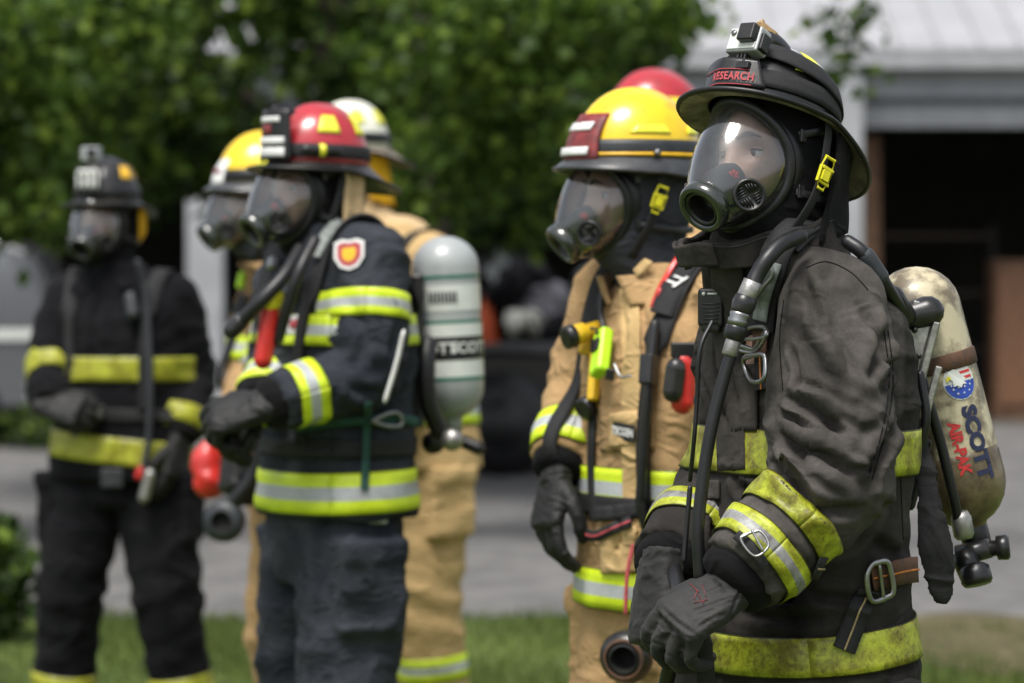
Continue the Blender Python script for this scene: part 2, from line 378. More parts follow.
def wrinkle(me, amp=0.006, sc=(5.5, 5.5, 9), seed=0, fine=0.28, big=0.6):
    P = getco(me); Nn = getno(me); S = P * np.array(sc) + seed * 7.3
    W = np.stack([pnoise(S * .6 + 11), pnoise(S * .6 + 31), pnoise(S * .6 + 51)], 1) * 1.6
    d = (ridged(S + W, 2.5) - 0.4) + fine * (ridged(S * 2.3 + W * 2 + 5, 2) - 0.4) + big * pnoise(S * .35 + 3) * 2
    setco(me, P + Nn * (amp * d)[:, None])
def bvh_of(me):
    return BVHTree.FromPolygons([tuple(v.co) for v in me.vertices], [tuple(p.vertices) for p in me.polygons])
CAM = Vector((0, 0, CH))
def hit(bvh, px, py):
    d = at(px, py, 1.0) - CAM
    h = bvh.ray_cast(CAM, d.normalized())
    return (h[0], h[1]) if h[0] else (None, None)
def crease(me, lines):
    """pressed-in folds with raised shoulders along polylines lying on the surface; lines: (pts, width, depth)"""
    bv = bvh_of(me); P = getco(me); Nn = getno(me); D = np.zeros(len(P))
    for pts, wd, amp in lines:
        H = [hit(bv, *p)[0] for p in pts]; H = [np.array(h) for h in H if h]
        if len(H) < 2: continue
        H = [np.array(x) for x in crv(H, 9)]
        best = np.full(len(P), 9.0); tt = np.zeros(len(P))
        for i in range(len(H) - 1):
            a, b = H[i], H[i + 1]; ab = b - a; t = np.clip(((P - a) @ ab) / max(1e-9, ab @ ab), 0, 1)
            d = np.linalg.norm(P - (a + t[:, None] * ab), axis=1); m_ = d < best
            best[m_] = d[m_]; tt[m_] = (i + t[m_]) / (len(H) - 1)
        tp = np.clip(np.sin(np.pi * np.clip(tt, 0.02, .98)) * 1.6, 0, 1)
        D += amp * tp * (-np.exp(-(best / wd) ** 2) + 0.75 * np.exp(-((best - 2.0 * wd) / (1.1 * wd)) ** 2))
    setco(me, P + Nn * D[:, None])
# ------------------------------------------------------------------ ground and road
def ground_mat(name, c1, c2, scale, rough=.95, bump=.4, thr=(.35, .65), bd=.02):
    return plain(name, c1, rough, col2=c2, scale=scale, bump=bump, bscale=scale * 5, dist=bd, thr=thr, spec=.2)
q = MB(); q.add([(-200, -60, 0), (200, -60, 0), (200, 300, 0), (-200, 300, 0)], [[0, 1, 2, 3]])
tag(q.build('ground', ground_mat('lawn_soil', (.05, .075, .015), (.10, .14, .03), 1.3), smooth=False), kind='structure')
q = MB(); e0 = []; e1 = []
for i in range(161):
    x = -40 + i * .5; e0.append(Vector((x, 12.95 + .12 * math.sin(x * 2.1) + .1 * math.sin(x * .7 + 1) + (-.35 if x > 1.7 else 0), .004))); e1.append(Vector((x, 29.6, .004)))
q.loft([e0, e1], cap=False, closed=False)
tag(q.build('road', ground_mat('asphalt', (.095, .093, .091), (.165, .16, .155), 3.0, .85, .5, bd=.01), smooth=False), kind='structure')
q = MB(); q.add([(-60, 29.6, .008), (60, 29.6, .008), (60, 44, .008), (-60, 44, .008)], [[0, 1, 2, 3]]); tag(q.build('yard', ground_mat('yard_gravel', (.05, .047, .04), (.11, .10, .085), 4), smooth=False), kind='structure')
q = MB(); ring = [Vector((2.15 + .75 * math.cos(a) * (1 + .2 * math.sin(3 * a)), 12.0 + 1.1 * math.sin(a) * (1 + .15 * math.sin(4 * a)), .006)) for a in np.linspace(0, 2 * math.pi, 40, endpoint=False)]
q.add(ring, [list(range(40))]); tag(q.build('bare_earth', ground_mat('bare_earth', (.065, .058, .028), (.12, .10, .055), 6), smooth=False), kind='structure')
def leafmat(name, dark, mid, light, tr=.35):
    m, t, b = newmat(name); g = N(t, 'ShaderNodeNewGeometry'); r = N(t, 'ShaderNodeValToRGB'); e = r.color_ramp.elements
    e[0].position = 0; e[0].color = (*dark, 1); e[1].position = 1; e[1].color = (*light, 1); x = e.new(.72); x.color = (*mid, 1)
    t.links.new(g.outputs['Random Per Island'], r.inputs['Fac']); t.links.new(r.outputs[0], b.inputs['Base Color']); b.inputs['Roughness'].default_value = .5
    b.inputs['Specular IOR Level'].default_value = .3
    td = N(t, 'ShaderNodeBsdfTranslucent'); t.links.new(r.outputs[0], td.inputs[0]); mx = N(t, 'ShaderNodeMixShader'); mx.inputs[0].default_value = tr
    t.links.new(b.outputs[0], mx.inputs[1]); t.links.new(td.outputs[0], mx.inputs[2]); t.links.new(mx.outputs[0], t.nodes['Material Output'].inputs[0])
    return m
def np_mesh(name, V, Fq, mat, parent=None, org=None):
    me = bpy.data.meshes.new(name); o_ = np.array(org if org is not None else (0, 0, 0))
    V = V - o_; n = len(Fq); me.vertices.add(len(V)); me.vertices.foreach_set('co', V.ravel()); k = Fq.shape[1]
    me.loops.add(n * k); me.loops.foreach_set('vertex_index', Fq.ravel().astype(np.int32)); me.polygons.add(n)
    me.polygons.foreach_set('loop_start', np.arange(0, n * k, k, dtype=np.int32)); me.polygons.foreach_set('loop_total', np.full(n, k, np.int32)); me.update(calc_edges=True)
    return link(name, me, mat, parent, smooth=False)
def leaves(C, size, droop=.3, rnd=rng):
    """one bent diamond leaf per centre"""
    n = len(C); d = rnd.normal(size=(n, 3)); d[:, 2] -= droop; d /= np.linalg.norm(d, axis=1)[:, None]; u = rnd.normal(size=(n, 3)); s = np.cross(d, u); s /= np.linalg.norm(s, axis=1)[:, None]; nn = np.cross(d, s)
    L_ = size * rnd.uniform(.6, 1.3, n)[:, None]; Wd = L_ * .36
    a = C; b = C + d * L_; m1 = C + d * L_ * .45 + s * Wd + nn * L_ * .08; m2 = C + d * L_ * .45 - s * Wd + nn * L_ * .08; t1 = C + d * L_ * .8 + s * Wd * .6; t2 = C + d * L_ * .8 - s * Wd * .6
    V = np.stack([a, m1, t1, b, t2, m2], 1).reshape(-1, 3); Fq = np.arange(n * 6).reshape(n, 6)
    return V, Fq
q_n = 26000
gx = rng.uniform(-3.0, 3.2, q_n); gy = rng.uniform(10.6, 13.05, q_n); keep = ~(((gx - 2.15) / .8) ** 2 + ((gy - 12) / 1.1) ** 2 < rng.uniform(-.5, 1.3, q_n)); keep &= ~((gx > 1.7) & (gy > 12.7))
gx, gy = gx[keep], gy[keep]; n_ = len(gx); hgt = rng.uniform(.02, .06, n_) * (1 + .5 * np.sin(gx * 3 + gy * 2)); lx, ly = rng.normal(0, .012, n_), rng.normal(0, .012, n_); an = rng.uniform(0, 6.28, n_); wx, wy = .0045 * np.cos(an), .0045 * np.sin(an)
z0_ = np.zeros(n_); V = np.stack([np.stack([gx - wx, gy - wy, z0_], 1), np.stack([gx + wx, gy + wy, z0_], 1), np.stack([gx + lx, gy + ly, hgt], 1)], 1).reshape(-1, 3)
tag(np_mesh('grass', V, np.arange(n_ * 3).reshape(-1, 3), leafmat('grass_blades', (.055, .09, .02), (.11, .15, .035), (.22, .24, .07))), kind='stuff')
# ------------------------------------------------------------------ long shed with a ribbed roof and open bays
roofm = plain('pale_metal_roof', (.33, .33, .345), .5, var=.08, scale=2, bump=0); fas = plain('grey_fascia', (.34, .355, .38), .6, var=.1, scale=2, bump=0); fas2 = plain('grey_beam', (.33, .34, .35), .6, var=.1, scale=2, bump=0)
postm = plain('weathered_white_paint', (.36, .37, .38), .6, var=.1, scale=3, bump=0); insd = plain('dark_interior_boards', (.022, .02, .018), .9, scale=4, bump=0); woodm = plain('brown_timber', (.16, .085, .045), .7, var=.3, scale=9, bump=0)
shed = thing('shed', (0, 30, 0), 'long open shed with a pale ribbed metal roof, grey beams and dark bays behind everyone', 'shed')
q = MB(); q.add([(-22, 29.3, 3.72), (26, 29.3, 3.72), (26, 38, 7.4), (-22, 38, 7.4), (-22, 29.3, 3.66), (26, 29.3, 3.66), (26, 38, 7.34), (-22, 38, 7.34)], [[0, 1, 2, 3], [4, 7, 6, 5], [0, 4, 5, 1], [1, 5, 6, 2], [2, 6, 7, 3], [3, 7, 4, 0]]); rf = q.build('roof', roofm, shed, smooth=False)
q = MB(); sl = Vector((0, 8.7, 3.68)).normalized(); up_ = Vector((0, -sl.z, sl.y))
mt = Matrix((Vector((1, 0, 0)), sl, up_)).transposed()
for i in range(118): q.box(Vector((-21.8 + i * .4, 33.65, 5.575)), (.03, 9.4, .03), mt)
tag(q.build('roof_rib', plain('roof_rib_metal', (.29, .29, .30), .5, bump=0), rf, smooth=False))
q = MB(); q.box((2, 29.36, 3.60), (48, .10, .14)); q.build('gutter', postm, shed, smooth=False)
q = MB(); q.box((2, 29.72, 3.42), (48, .14, .34)); q.build('fascia', fas, shed, smooth=False)
q = MB(); q.box((2, 29.78, 3.20), (48, .10, .10)); q.build('fascia_painted_shadow', plain('painted_shade_grey', (.12, .125, .13), .6, bump=0), shed, smooth=False)  # dark strip that paints in the shadow between fascia and header
q = MB(); q.box((2, 29.74, 3.06), (48, .2, .2)); 
for i in range(240): q.box((-21.9 + i * .2, 29.63, 3.065), (.05, .03, .2))
q.build('rolled_door_header', fas2, shed, smooth=False)
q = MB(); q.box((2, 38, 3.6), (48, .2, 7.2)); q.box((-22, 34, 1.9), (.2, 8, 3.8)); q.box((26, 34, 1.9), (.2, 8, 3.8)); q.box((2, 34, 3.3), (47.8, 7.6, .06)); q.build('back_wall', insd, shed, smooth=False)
for x, w_ in ((3.33, .24), (-3.02, .36), (-8.5, .3), (9.0, .3), (14.5, .3)):
    q = MB(); q.box((x, 29.45, 1.72), (w_, .2, 3.44)); q.build('post', postm, shed, bevel=.01)
q = MB(); q.box((3.64, 30.3, 1.45), (.17, .2, 2.9)); q.build('door_jamb', woodm, shed, bevel=.01)
q = MB(); q.box((-1.0, 30.4, .35), (8.2, .12, .7)); q.build('low_wall', fas, shed, smooth=False)
# tall wooden cupboard just inside the bay
cup = thing('cupboard', at(1012, 274, 30.9) * 1.0 - Vector((0, 0, 1.5)), 'tall brown wooden cupboard standing in the dark bay at the right edge', 'cupboard')
q = MB(); q.box((5.45, 30.9, .82), (1.0, .5, 1.64)); q.build('carcass', woodm, cup, bevel=.01)
for x in (5.21, 5.69):
    q = MB(); q.box((x, 30.63, .85), (.45, .03, 1.4)); dq = q.build('door', plain('brown_panel', (.21, .10, .05), .6, bump=0), cup, bevel=.01)
    q = MB(); q.box((x + (.17 if x < 5.4 else -.17), 30.60, .9), (.03, .03, .16)); q.build('handle', M['steel'], dq)
sh_ = thing('shelf_unit', Vector((4.45, 31.5, 0)), 'dim dark shelf unit inside the bay left of the cupboard', 'shelf')
for z in (.1, .7, 1.3, 1.9):
    q = MB(); q.box((4.45, 31.5, z), (1.2, .4, .04)); q.build('shelf', plain('dim_board', (.05, .035, .025), .8, bump=0), sh_, smooth=False)
for x in (3.85, 5.05):
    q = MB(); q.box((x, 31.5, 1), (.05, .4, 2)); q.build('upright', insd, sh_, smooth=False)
# ------------------------------------------------------------------ trees
bark = plain('bark', (.05, .04, .03), .9, var=.4, scale=12, bump=.8)
def tree(label, tx, ty, hgt, lobes, nleaf, lmat, lsize, branches, r0=.2):
    t = thing('leafy_tree', Vector((tx, ty, 0)), label, 'tree', 'trees in front of the shed')
    q = MB(); q.tube([Vector((tx, ty, -.05)), Vector((tx + .05, ty, hgt * .3)), Vector((tx - .05, ty + .1, hgt * .65)), Vector((tx, ty, hgt))], [r0 * 1.25, r0, r0 * .8, r0 * .3], 14, n=20)
    for b in branches: q.tube([Vector(x) for x in b], [.07, .045, .025, .012][:len(b)], 8, n=14)
    q.build('trunk', bark, t)
    C = []
    tot = sum(l[2] for l in lobes)
    for c, rad, wgt in lobes:
        n = int(nleaf * wgt / tot); nc = max(4, n // 26); d = rng.normal(size=(nc, 3)); d /= np.linalg.norm(d, axis=1)[:, None]
        cc_ = np.array(c) + d * np.array(rad) * (rng.uniform(.25, 1, nc) ** .45)[:, None]
        C.append((cc_[rng.integers(0, nc, n)] + rng.normal(size=(n, 3)) * .105 * np.array([1, 1, .75])))
    C = np.vstack(C); V, Fq = leaves(C, lsize); np_mesh('crown', V, Fq, lmat, t, org=(tx, ty, 0))
lm1 = leafmat('maple_leaves', (.012, .026, .004), (.042, .085, .010), (.22, .32, .04), .4)
lm2 = leafmat('linden_leaves', (.03, .06, .010), (.075, .14, .018), (.24, .34, .05), .5)
def lb(px, py, D, rx, ry, rz, w_): 
    c = at(px, py, D); k = D / FPX; return (tuple(c), (rx * k, ry, rz * k), w_)
tree('big dense green tree filling the upper left, its trunk behind the red helmet firefighter', at(330, 0, 20).x, 20, 7, [
    lb(60, 60, 20, 180, 1.6, 150, 1.7), lb(240, 70, 20.5, 180, 1.6, 110, 1.4), lb(450, 80, 20, 130, 1.4, 120, 1.3), lb(540, 60, 19, 90, 1.1, 90, .8), lb(620, 25, 19, 55, .7, 35, .22), lb(150, 165, 21, 160, 1.2, 50, .8), lb(420, 175, 21, 150, 1.2, 50, .9), lb(300, -120, 20, 320, 2, 120, 1.5), lb(500, 215, 22, 60, .8, 25, .2), lb(20, 165, 20, 80, 1, 45, .4)],
    16500, lm1, .14, [[(-1.3, 20, 2.4), (-2.4, 19.8, 3.0), (-3.4, 19.6, 3.2)], [(-1.2, 20, 2.6), (-.4, 19.7, 3.0), (.7, 19.3, 3.1)], [(-1.2, 20, 3.2), (.2, 19.6, 3.5), (1.2, 19.2, 3.3)]], .15)
tree('paler yellow-green tree with loose leaves in front of the dense one at the far left', at(-60, 0, 16.5).x, 16.5, 5.5, [
    lb(20, 130, 16.5, 90, .8, 110, 1.0), lb(-60, 60, 16.5, 120, 1, 160, 1.0), lb(110, 30, 16.5, 60, .6, 50, .3), lb(40, 200, 16.5, 60, .6, 22, .25)], 5200, lm2, .10, [[(-3.2, 16.5, 2.0), (-2.8, 16.5, 2.4), (-2.4, 16.4, 2.6)]], .12)
tree('young bright leafy tree whose low branches hang between the two middle helmets', at(432, 0, 17).x, 17.2, 4.6, [
    lb(455, 60, 16.5, 75, .6, 75, .6), lb(550, 110, 16.5, 60, .5, 60, .35), lb(430, 165, 16.5, 60, .5, 50, .3), lb(640, 20, 16.5, 50, .4, 28, .18), lb(560, 25, 16.5, 60, .4, 40, .25)], 3300, lm2, .095, [[(-.45, 17.2, 2.4), (.1, 16.8, 2.7), (.6, 16.5, 2.95)]], .07)
tree('tree off to the right with one thin leafy sprig hanging beside the black helmet', at(1110, 0, 16).x, 16, 4.4, [
    lb(842, 50, 15.5, 16, .12, 34, .10), lb(855, 20, 15.5, 14, .1, 14, .05), lb(830, -80, 15.5, 90, .6, 60, .9)], 900, lm2, .085, [[(3.2, 16, 3.2), (2.5, 15.8, 3.25), (1.95, 15.6, 3.15), (1.74, 15.5, 2.65)]], .08)
def shrub(label, cx, cy, rx, rz, n, name='bush'):
    t = thing(name, Vector((cx, cy, 0)), label, 'bush', 'bushes at the roadside'); q = MB()
    for k in range(6): a = k * 1.05; q.tube([Vector((cx, cy, 0)), Vector((cx + math.cos(a) * rx * .4, cy + math.sin(a) * rx * .4, rz * .9)), Vector((cx + math.cos(a) * rx * .7, cy + math.sin(a) * rx * .7, rz * 1.5))], [.012, .008, .004], 6)
    q.build('stem', bark, t); d = rng.normal(size=(n, 3)); d /= np.linalg.norm(d, axis=1)[:, None]
    C = np.array((cx, cy, rz)) + d * np.array((rx, rx, rz)) * (rng.uniform(.1, 1, n) ** .4)[:, None]; V, Fq = leaves(C, .07); np_mesh('foliage', V, Fq, lm1, t, org=(cx, cy, 0))
shrub('low dark green bush on the grass at the left edge', at(-12, 0, 12.2).x, 12.2, .19, .26, 900)
shrub('small round bush across the road below the grey car', at(25, 0, 24).x, 25.5, .45, .22, 700)
# ------------------------------------------------------------------ grey car at the left
carp = plain('silver_paint', (.09, .092, .096), .3, metal=.6, var=.05, coat=.6, bump=0); glassd = plain('car_glass', (.02, .025, .03), .08, bump=0, coat=1); glassp = plain('glass_painted_glare', (.20, .22, .24), .06, bump=0, coat=1)  # side windows: bright reflection is put into the pale base colour
car = thing('parked_car', Vector((-6.3, 26.5, 0)), 'silver grey estate car half out of frame behind the all-black firefighter', 'car')
cxr = -3.92  # nose
def sidep(x): return cxr - x
prof_ = [(0, .35), (-.03, .6), (.02, 1.0), (.22, 1.48), (.5, 1.56), (2.6, 1.57), (3.3, 1.05), (4.3, .92), (4.55, .7), (4.6, .35)]
q = MB(); rings = []
for w_, s_ in ((-.88, .97), (-.84, 1), (-.4, 1.0), (0, 1.0), (.4, 1.0), (.84, 1), (.88, .97)):
    rings.append([Vector((sidep(x), 26.5 + w_ * (1 if z < 1.05 else .86), .3 + (z - .3) * s_ * 1.18)) for x, z in prof_])
q.loft(rings); q.build('body', carp, car, bevel=.05)
for sgn_ in (-1, 1):
    q = MB(); yy = 26.5 + sgn_ * .775
    for w0, w1 in ((.30, 1.0), (1.08, 1.9), (2.0, 2.75)): q.add([(sidep(w0), yy, 1.20), (sidep(w1), yy, 1.20), (sidep(w1), yy, 1.68), (sidep(w0 + (.0 if w0 > .5 else .14)), yy, 1.68)], [[0, 1, 2, 3]])
    q.build('side_window', glassp, car, smooth=False, solid=.02)
q = MB(); q.add([(sidep(3.28), 25.85, 1.26), (sidep(3.28), 27.15, 1.26), (sidep(2.70), 27.05, 1.74), (sidep(2.70), 25.95, 1.74)], [[0, 1, 2, 3]]); q.build('windscreen', glassd, car, smooth=False, solid=.02)
for x in (.80, 3.75):
    for yy in (25.68, 27.32):
        q = MB(); q.lathe([(.12, -.11), (.31, -.11), (.335, -.07), (.335, .07), (.31, .11), (.12, .11)], (sidep(x), yy, .335), (0, 1, 0), 28); wq = q.build('tyre', M['rubber'], car)
        q = MB(); q.lathe([(.0001, -.115), (.2, -.112), (.21, -.09), (.21, .09), (.2, .112), (.0001, .115)], (sidep(x), yy, .335), (0, 1, 0), 20); q.build('rim', M['steel'], wq)
for yy in (25.86, 27.14): q = MB(); q.box((sidep(4.52), yy, .72), (.1, .28, .13)); q.build('headlight', M['cyl_w'], car, bevel=.03)
for yy in (25.72, 27.28): q = MB(); q.box((sidep(.03), yy, 1.1), (.10, .16, .34)); q.build('tail_lamp', M['red_p'], car, bevel=.02)
q = MB(); q.box((sidep(1.6), 25.60, .98), (2.9, .02, .09)); q.build('side_trim', M['cyl_w'], car, bevel=.004)
q = MB(); q.box((sidep(.1), 26.5, .50), (.3, 1.78, .2)); q.build('bumper', plain('bumper_grey', (.35, .36, .37), .5, bump=0), car, bevel=.03)
q = MB(); q.box((-6.8, 25.62, 1.22), (.16, .1, .12)); q.build('wing_mirror', carp, car, bevel=.02)
# ------------------------------------------------------------------ black pickup across the road
tr = thing('pickup_truck', Vector((-.1, 22.9, 0)), 'black pickup with loaded open bed parked across the road between the standing groups', 'truck')
blk = plain('black_paint', (.012, .012, .013), .35, var=.1, coat=.3, bump=0)
X0, X1 = at(405, 0, 22.9).x, at(575, 0, 22.9).x
q = MB(); q.box(((X0 + X1) / 2, 23.0, .72), (X1 - X0, 1.75, .42)); q.box(((X0 + X1) / 2, 23.0, .92), (X1 - X0 + .06, 1.82, .07)); q.box((X0 + .02, 23.0, .5), (.12, 1.7, .16)); q.box(((X0 + X1) / 2 + .2, 23.0, .42), (1.2, 1.6, .3)); q.build('bed', blk, tr, bevel=.04)
q = MB(); q.box(((X0 + X1) / 2, 22.07, .96), (X1 - X0 + .06, .02, .05)); q.build('bed_rail', plain('dull_alloy', (.10, .10, .105), .5, bump=0), tr, bevel=.005)
q = MB(); rings = []
for yy, s_ in ((22.15, .94), (22.25, 1), (23.75, 1), (23.85, .94)): rings.append([Vector((X1 + x, 23 + (yy - 23) * (1 if z < 1 else .9), .45 + (z - .45) * s_)) for x, z in ((0, .45), (0, 1.5), (.12, 1.6), (1.0, 1.6), (1.5, 1.1), (2.4, .98), (2.5, .45))])
q.loft(rings); q.build('cab', blk, tr, bevel=.04)
q = MB(); q.add([(X1 + .15, 22.16, 1.12), (X1 + 1.3, 22.16, 1.08), (X1 + 1.0, 22.2, 1.48), (X1 + .15, 22.2, 1.48)], [[0, 1, 2, 3]]); q.build('side_window', glassd, tr, smooth=False, solid=.02)
for x in (X0 + .75, X1 + 1.85):
    for yy in (22.16, 23.84):
        q = MB(); q.lathe([(.15, -.13), (.36, -.13), (.39, -.08), (.39, .08), (.36, .13), (.15, .13)], (x, yy, .39), (0, 1, 0), 28); wq = q.build('tyre', M['rubber'], tr)
        q = MB(); q.lathe([(.0001, -.135), (.2, -.13), (.22, -.1), (.22, .1), (.2, .13), (.0001, .135)], (x, yy, .39), (0, 1, 0), 20); q.build('rim', M['rubber'], wq)
q = MB(); q.box((X0 - .02, 22.3, .78), (.05, .14, .22)); q.build('tail_lamp', M['red_p'], tr, bevel=.01)
# load in the bed
def lump(name, label, cat, c, rad, mat, seed, grp=None):
    q = MB(); q.ell(c, rad); q.ell(Vector(c) + Vector((rad[0] * .4, 0, -rad[2] * .2)), (rad[0] * .7, rad[1] * .8, rad[2] * .8)); m_ = remesh(q, .02, 2); wrinkle(m_, .09, (4, 4, 5), seed); o = link(name, m_, M[mat] if isinstance(mat, str) else mat); tag(o, label, cat, grp); return o
lump('tarp_bundle', 'dark folded tarp heaped high in the pickup bed', 'tarp', at(505, 296, 23), (.34, .4, .30), 'coat_black', 3)
lump('duffel_bag', 'pale grey lumpy bag in the pickup bed left of the yellow helmet', 'bag', at(545, 308, 22.8), (.25, .3, .2), plain('grey_canvas', (.10, .10, .12), .8, scale=8), 5)
lump('canvas_sack', 'whitish crumpled sack low in the pickup bed behind the dark tarp', 'sack', at(526, 322, 22.5), (.13, .2, .1), plain('white_canvas', (.7, .68, .62), .8, scale=8), 9)
cn = thing('traffic_cone', at(486, 350, 22.6), 'orange cone standing in the near corner of the pickup bed', 'cone')
q = MB(); q.lathe([(.11, 0), (.10, .02), (.03, .36), (.02, .37)], at(486, 345, 22.6), (0, 0, 1), 20); q.build('cone_shell', plain('orange_plastic', (.6, .09, .02), .5, bump=0), cn)
q = MB(); q.box(at(486, 346, 22.6), (.3, .3, .03)); q.build('cone_base', M['rubber'], cn, bevel=.01)
sheet = lump('plastic_wrap', 'crumpled clear-white plastic wrap hanging at the pickup bed beside the grey cylinder', 'wrap', at(494, 246, 22.2), (.08, .12, .26), plain('white_film', (.55, .58, .60), .3, scale=12), 11)
# ------------------------------------------------------------------ people: local frames
def fwd(psi): return Vector((-math.sin(R(psi)), -math.cos(R(psi)), 0))
def lef(psi): return Vector((math.cos(R(psi)), -math.sin(R(psi)), 0))
class Head:
    """local x forward, y to the wearer's left, z up, origin between the ears at eye height"""
    def __init__(s, c, psi, pitch=0, roll=0, k=1.0):
        s.c = Vector(c); f = fwd(psi); l = lef(psi); u = Vector((0, 0, 1))
        m = Matrix((f, l, u)).transposed()
        s.m = m @ Matrix.Rotation(R(-pitch), 3, 'Y') @ Matrix.Rotation(R(roll), 3, 'X'); s.k = k
    def __call__(s, x, y, z): return s.c + s.m @ Vector((x, y, z)) * s.k
    def d(s, x, y, z): return (s.m @ Vector((x, y, z))).normalized()
def head_shape(mb, T):
    rg, sg = 44, 56; rings = []
    for i in range(1, rg):
        ph = -math.pi / 2 + math.pi * i / rg; ring = []
        for k in range(sg):
            th = 2 * math.pi * k / sg
            d = Vector((math.cos(ph) * math.cos(th), math.cos(ph) * math.sin(th), math.sin(ph)))
            x, y, z = d.x * 0.098, d.y * 0.076, d.z * 0.122
            if z < -0.02:
                q = min(1, (-0.02 - z) / 0.1); y *= 1 - 0.28 * q; x = x * (1 - 0.10 * q) + 0.012 * q if x > 0 else x * (1 - .35 * q)
            if x > 0:
                g = lambda a, b, sy, sz: math.exp(-((y - a) / sy) ** 2 - ((z - b) / sz) ** 2)
                x += 0.006 * (g(0.03, .022, .022, .009) + g(-.03, .022, .022, .009))
                x -= 0.013 * (g(0.032, 0, .016, .012) + g(-.032, 0, .016, .012))
                x += 0.024 * math.exp(-(y / .011) ** 2) * (math.exp(-((z + .036) / .014) ** 2) + .55 * math.exp(-((z + .012) / .022) ** 2))
                x += 0.007 * g(0, -.036, .02, .01) + 0.006 * math.exp(-(y / .024) ** 2) * (math.exp(-((z + .066) / .006) ** 2) + math.exp(-((z + .079) / .006) ** 2))
                x += 0.008 * g(0, -.105, .022, .016)
                x += 0.004 * (g(.045, -.03, .018, .02) + g(-.045, -.03, .018, .02))
            ring.append(T(x, y, z))
        rings.append(ring)
    mb.loft(rings)
    for s_ in (1, -1): mb.ell(T(-0.008, .078 * s_, -.008), (.016 * T.k, .010 * T.k, .030 * T.k), T.m, 12, 8)
def build_body(root, T, js, pelvis, psi, vox=0.007):
    """one continuous skin under the clothes; js = joints of arms and legs (world)"""
    mb = MB(); head_shape(mb, T)
    F, L = fwd(psi), lef(psi); up = Vector((0, 0, 1))
    nk = pelvis + up * .52
    mb.tube([T(-.015, 0, -.05), (T(-.02, 0, -.13) + nk) / 2, nk, nk - up * .08], [.055, .054, .06, .07], 20, n=14)
    rings = []
    for z, w_, d_ in crv([(-.1, .13, .10), (0, .155, .11), (.12, .135, .095), (.25, .15, .105), (.38, .165, .11), (.46, .15, .09), (.5, .06, .055)], 26):
        rings.append([pelvis + up * z + L * math.cos(a) * w_ + F * math.sin(a) * d_ for a in np.linspace(0, 2 * math.pi, 32, endpoint=False)])
    mb.loft(rings)
    for a in js['arms']:
        sh, el, wr, kn = a; mb.tube([sh, el, wr, kn], [.05, .04, .026, .014], 14, n=26, rnd=True)
    for a in js['legs']:
        hp, kn, an, toe = a; mb.tube([hp, kn, an], [.082, .055, .042], 16, n=24, rnd=True); mb.tube([an, toe], [.045, .03], 12, n=8, rnd=True)
    me = remesh(mb, vox, 2)
    return link('body', me_shift(me, root), M['skin'], root)
def me_shift(me, root):
    me.transform(Matrix.Translation(-ORG[root.name])); return me
def face_bits(root, body, T):
    for s_ in (1, -1):
        e = MB(); e.ell(T(.0700, .032 * s_, 0), [.0125 * T.k] * 3, T.m, 16, 10); eo = e.build('eye', M['eyew'], body)
        i = MB(); a = T.d(1, -.16, -.05); i.lathe([(.0001, .0131), (.0035, .0130), (.0058, .0121), (.0060, .0105)], T(.0700, .032 * s_, 0), a, 16, cap=False); i.build('iris', M['iris'], body)
        for e0, e1 in ((22, 78), (-70, -32)):
            l_ = MB(); l_.grid(lambda u, v: T(.0700 + .0138 * math.cos(R(e0 + (e1 - e0) * v)) * math.cos(R(-70 + 140 * u)), .032 * s_ + .0145 * math.cos(R(e0 + (e1 - e0) * v) * .9) * math.sin(R(-70 + 140 * u)), .0138 * math.sin(R(e0 * (1 - .3 * abs(2 * u - 1)) + (e1 - e0 * (1 - .3 * abs(2 * u - 1))) * v))), 12, 6); l_.build('eyelid', M['skin'], body, solid=.0012)
        ls = MB(); ls.tube([T(.0700 + .0148 * math.cos(R(18)) * math.cos(R(q_)), .032 * s_ + .0150 * math.sin(R(q_)), .0050 - .0022 * abs(q_) / 70) for q_ in range(-66, 67, 12)], .0011, 6, n=20); ls.build('eyelashes', M['brow'], body)
        b = MB(); b.tube([T(.1015, .012 * s_, .021), T(.099, .032 * s_, .028), T(.088, .052 * s_, .022)], [.003, .004, .0015], 8, n=8, rnd=True, flat=.8); b.build('eyebrow', M['brow'], body)
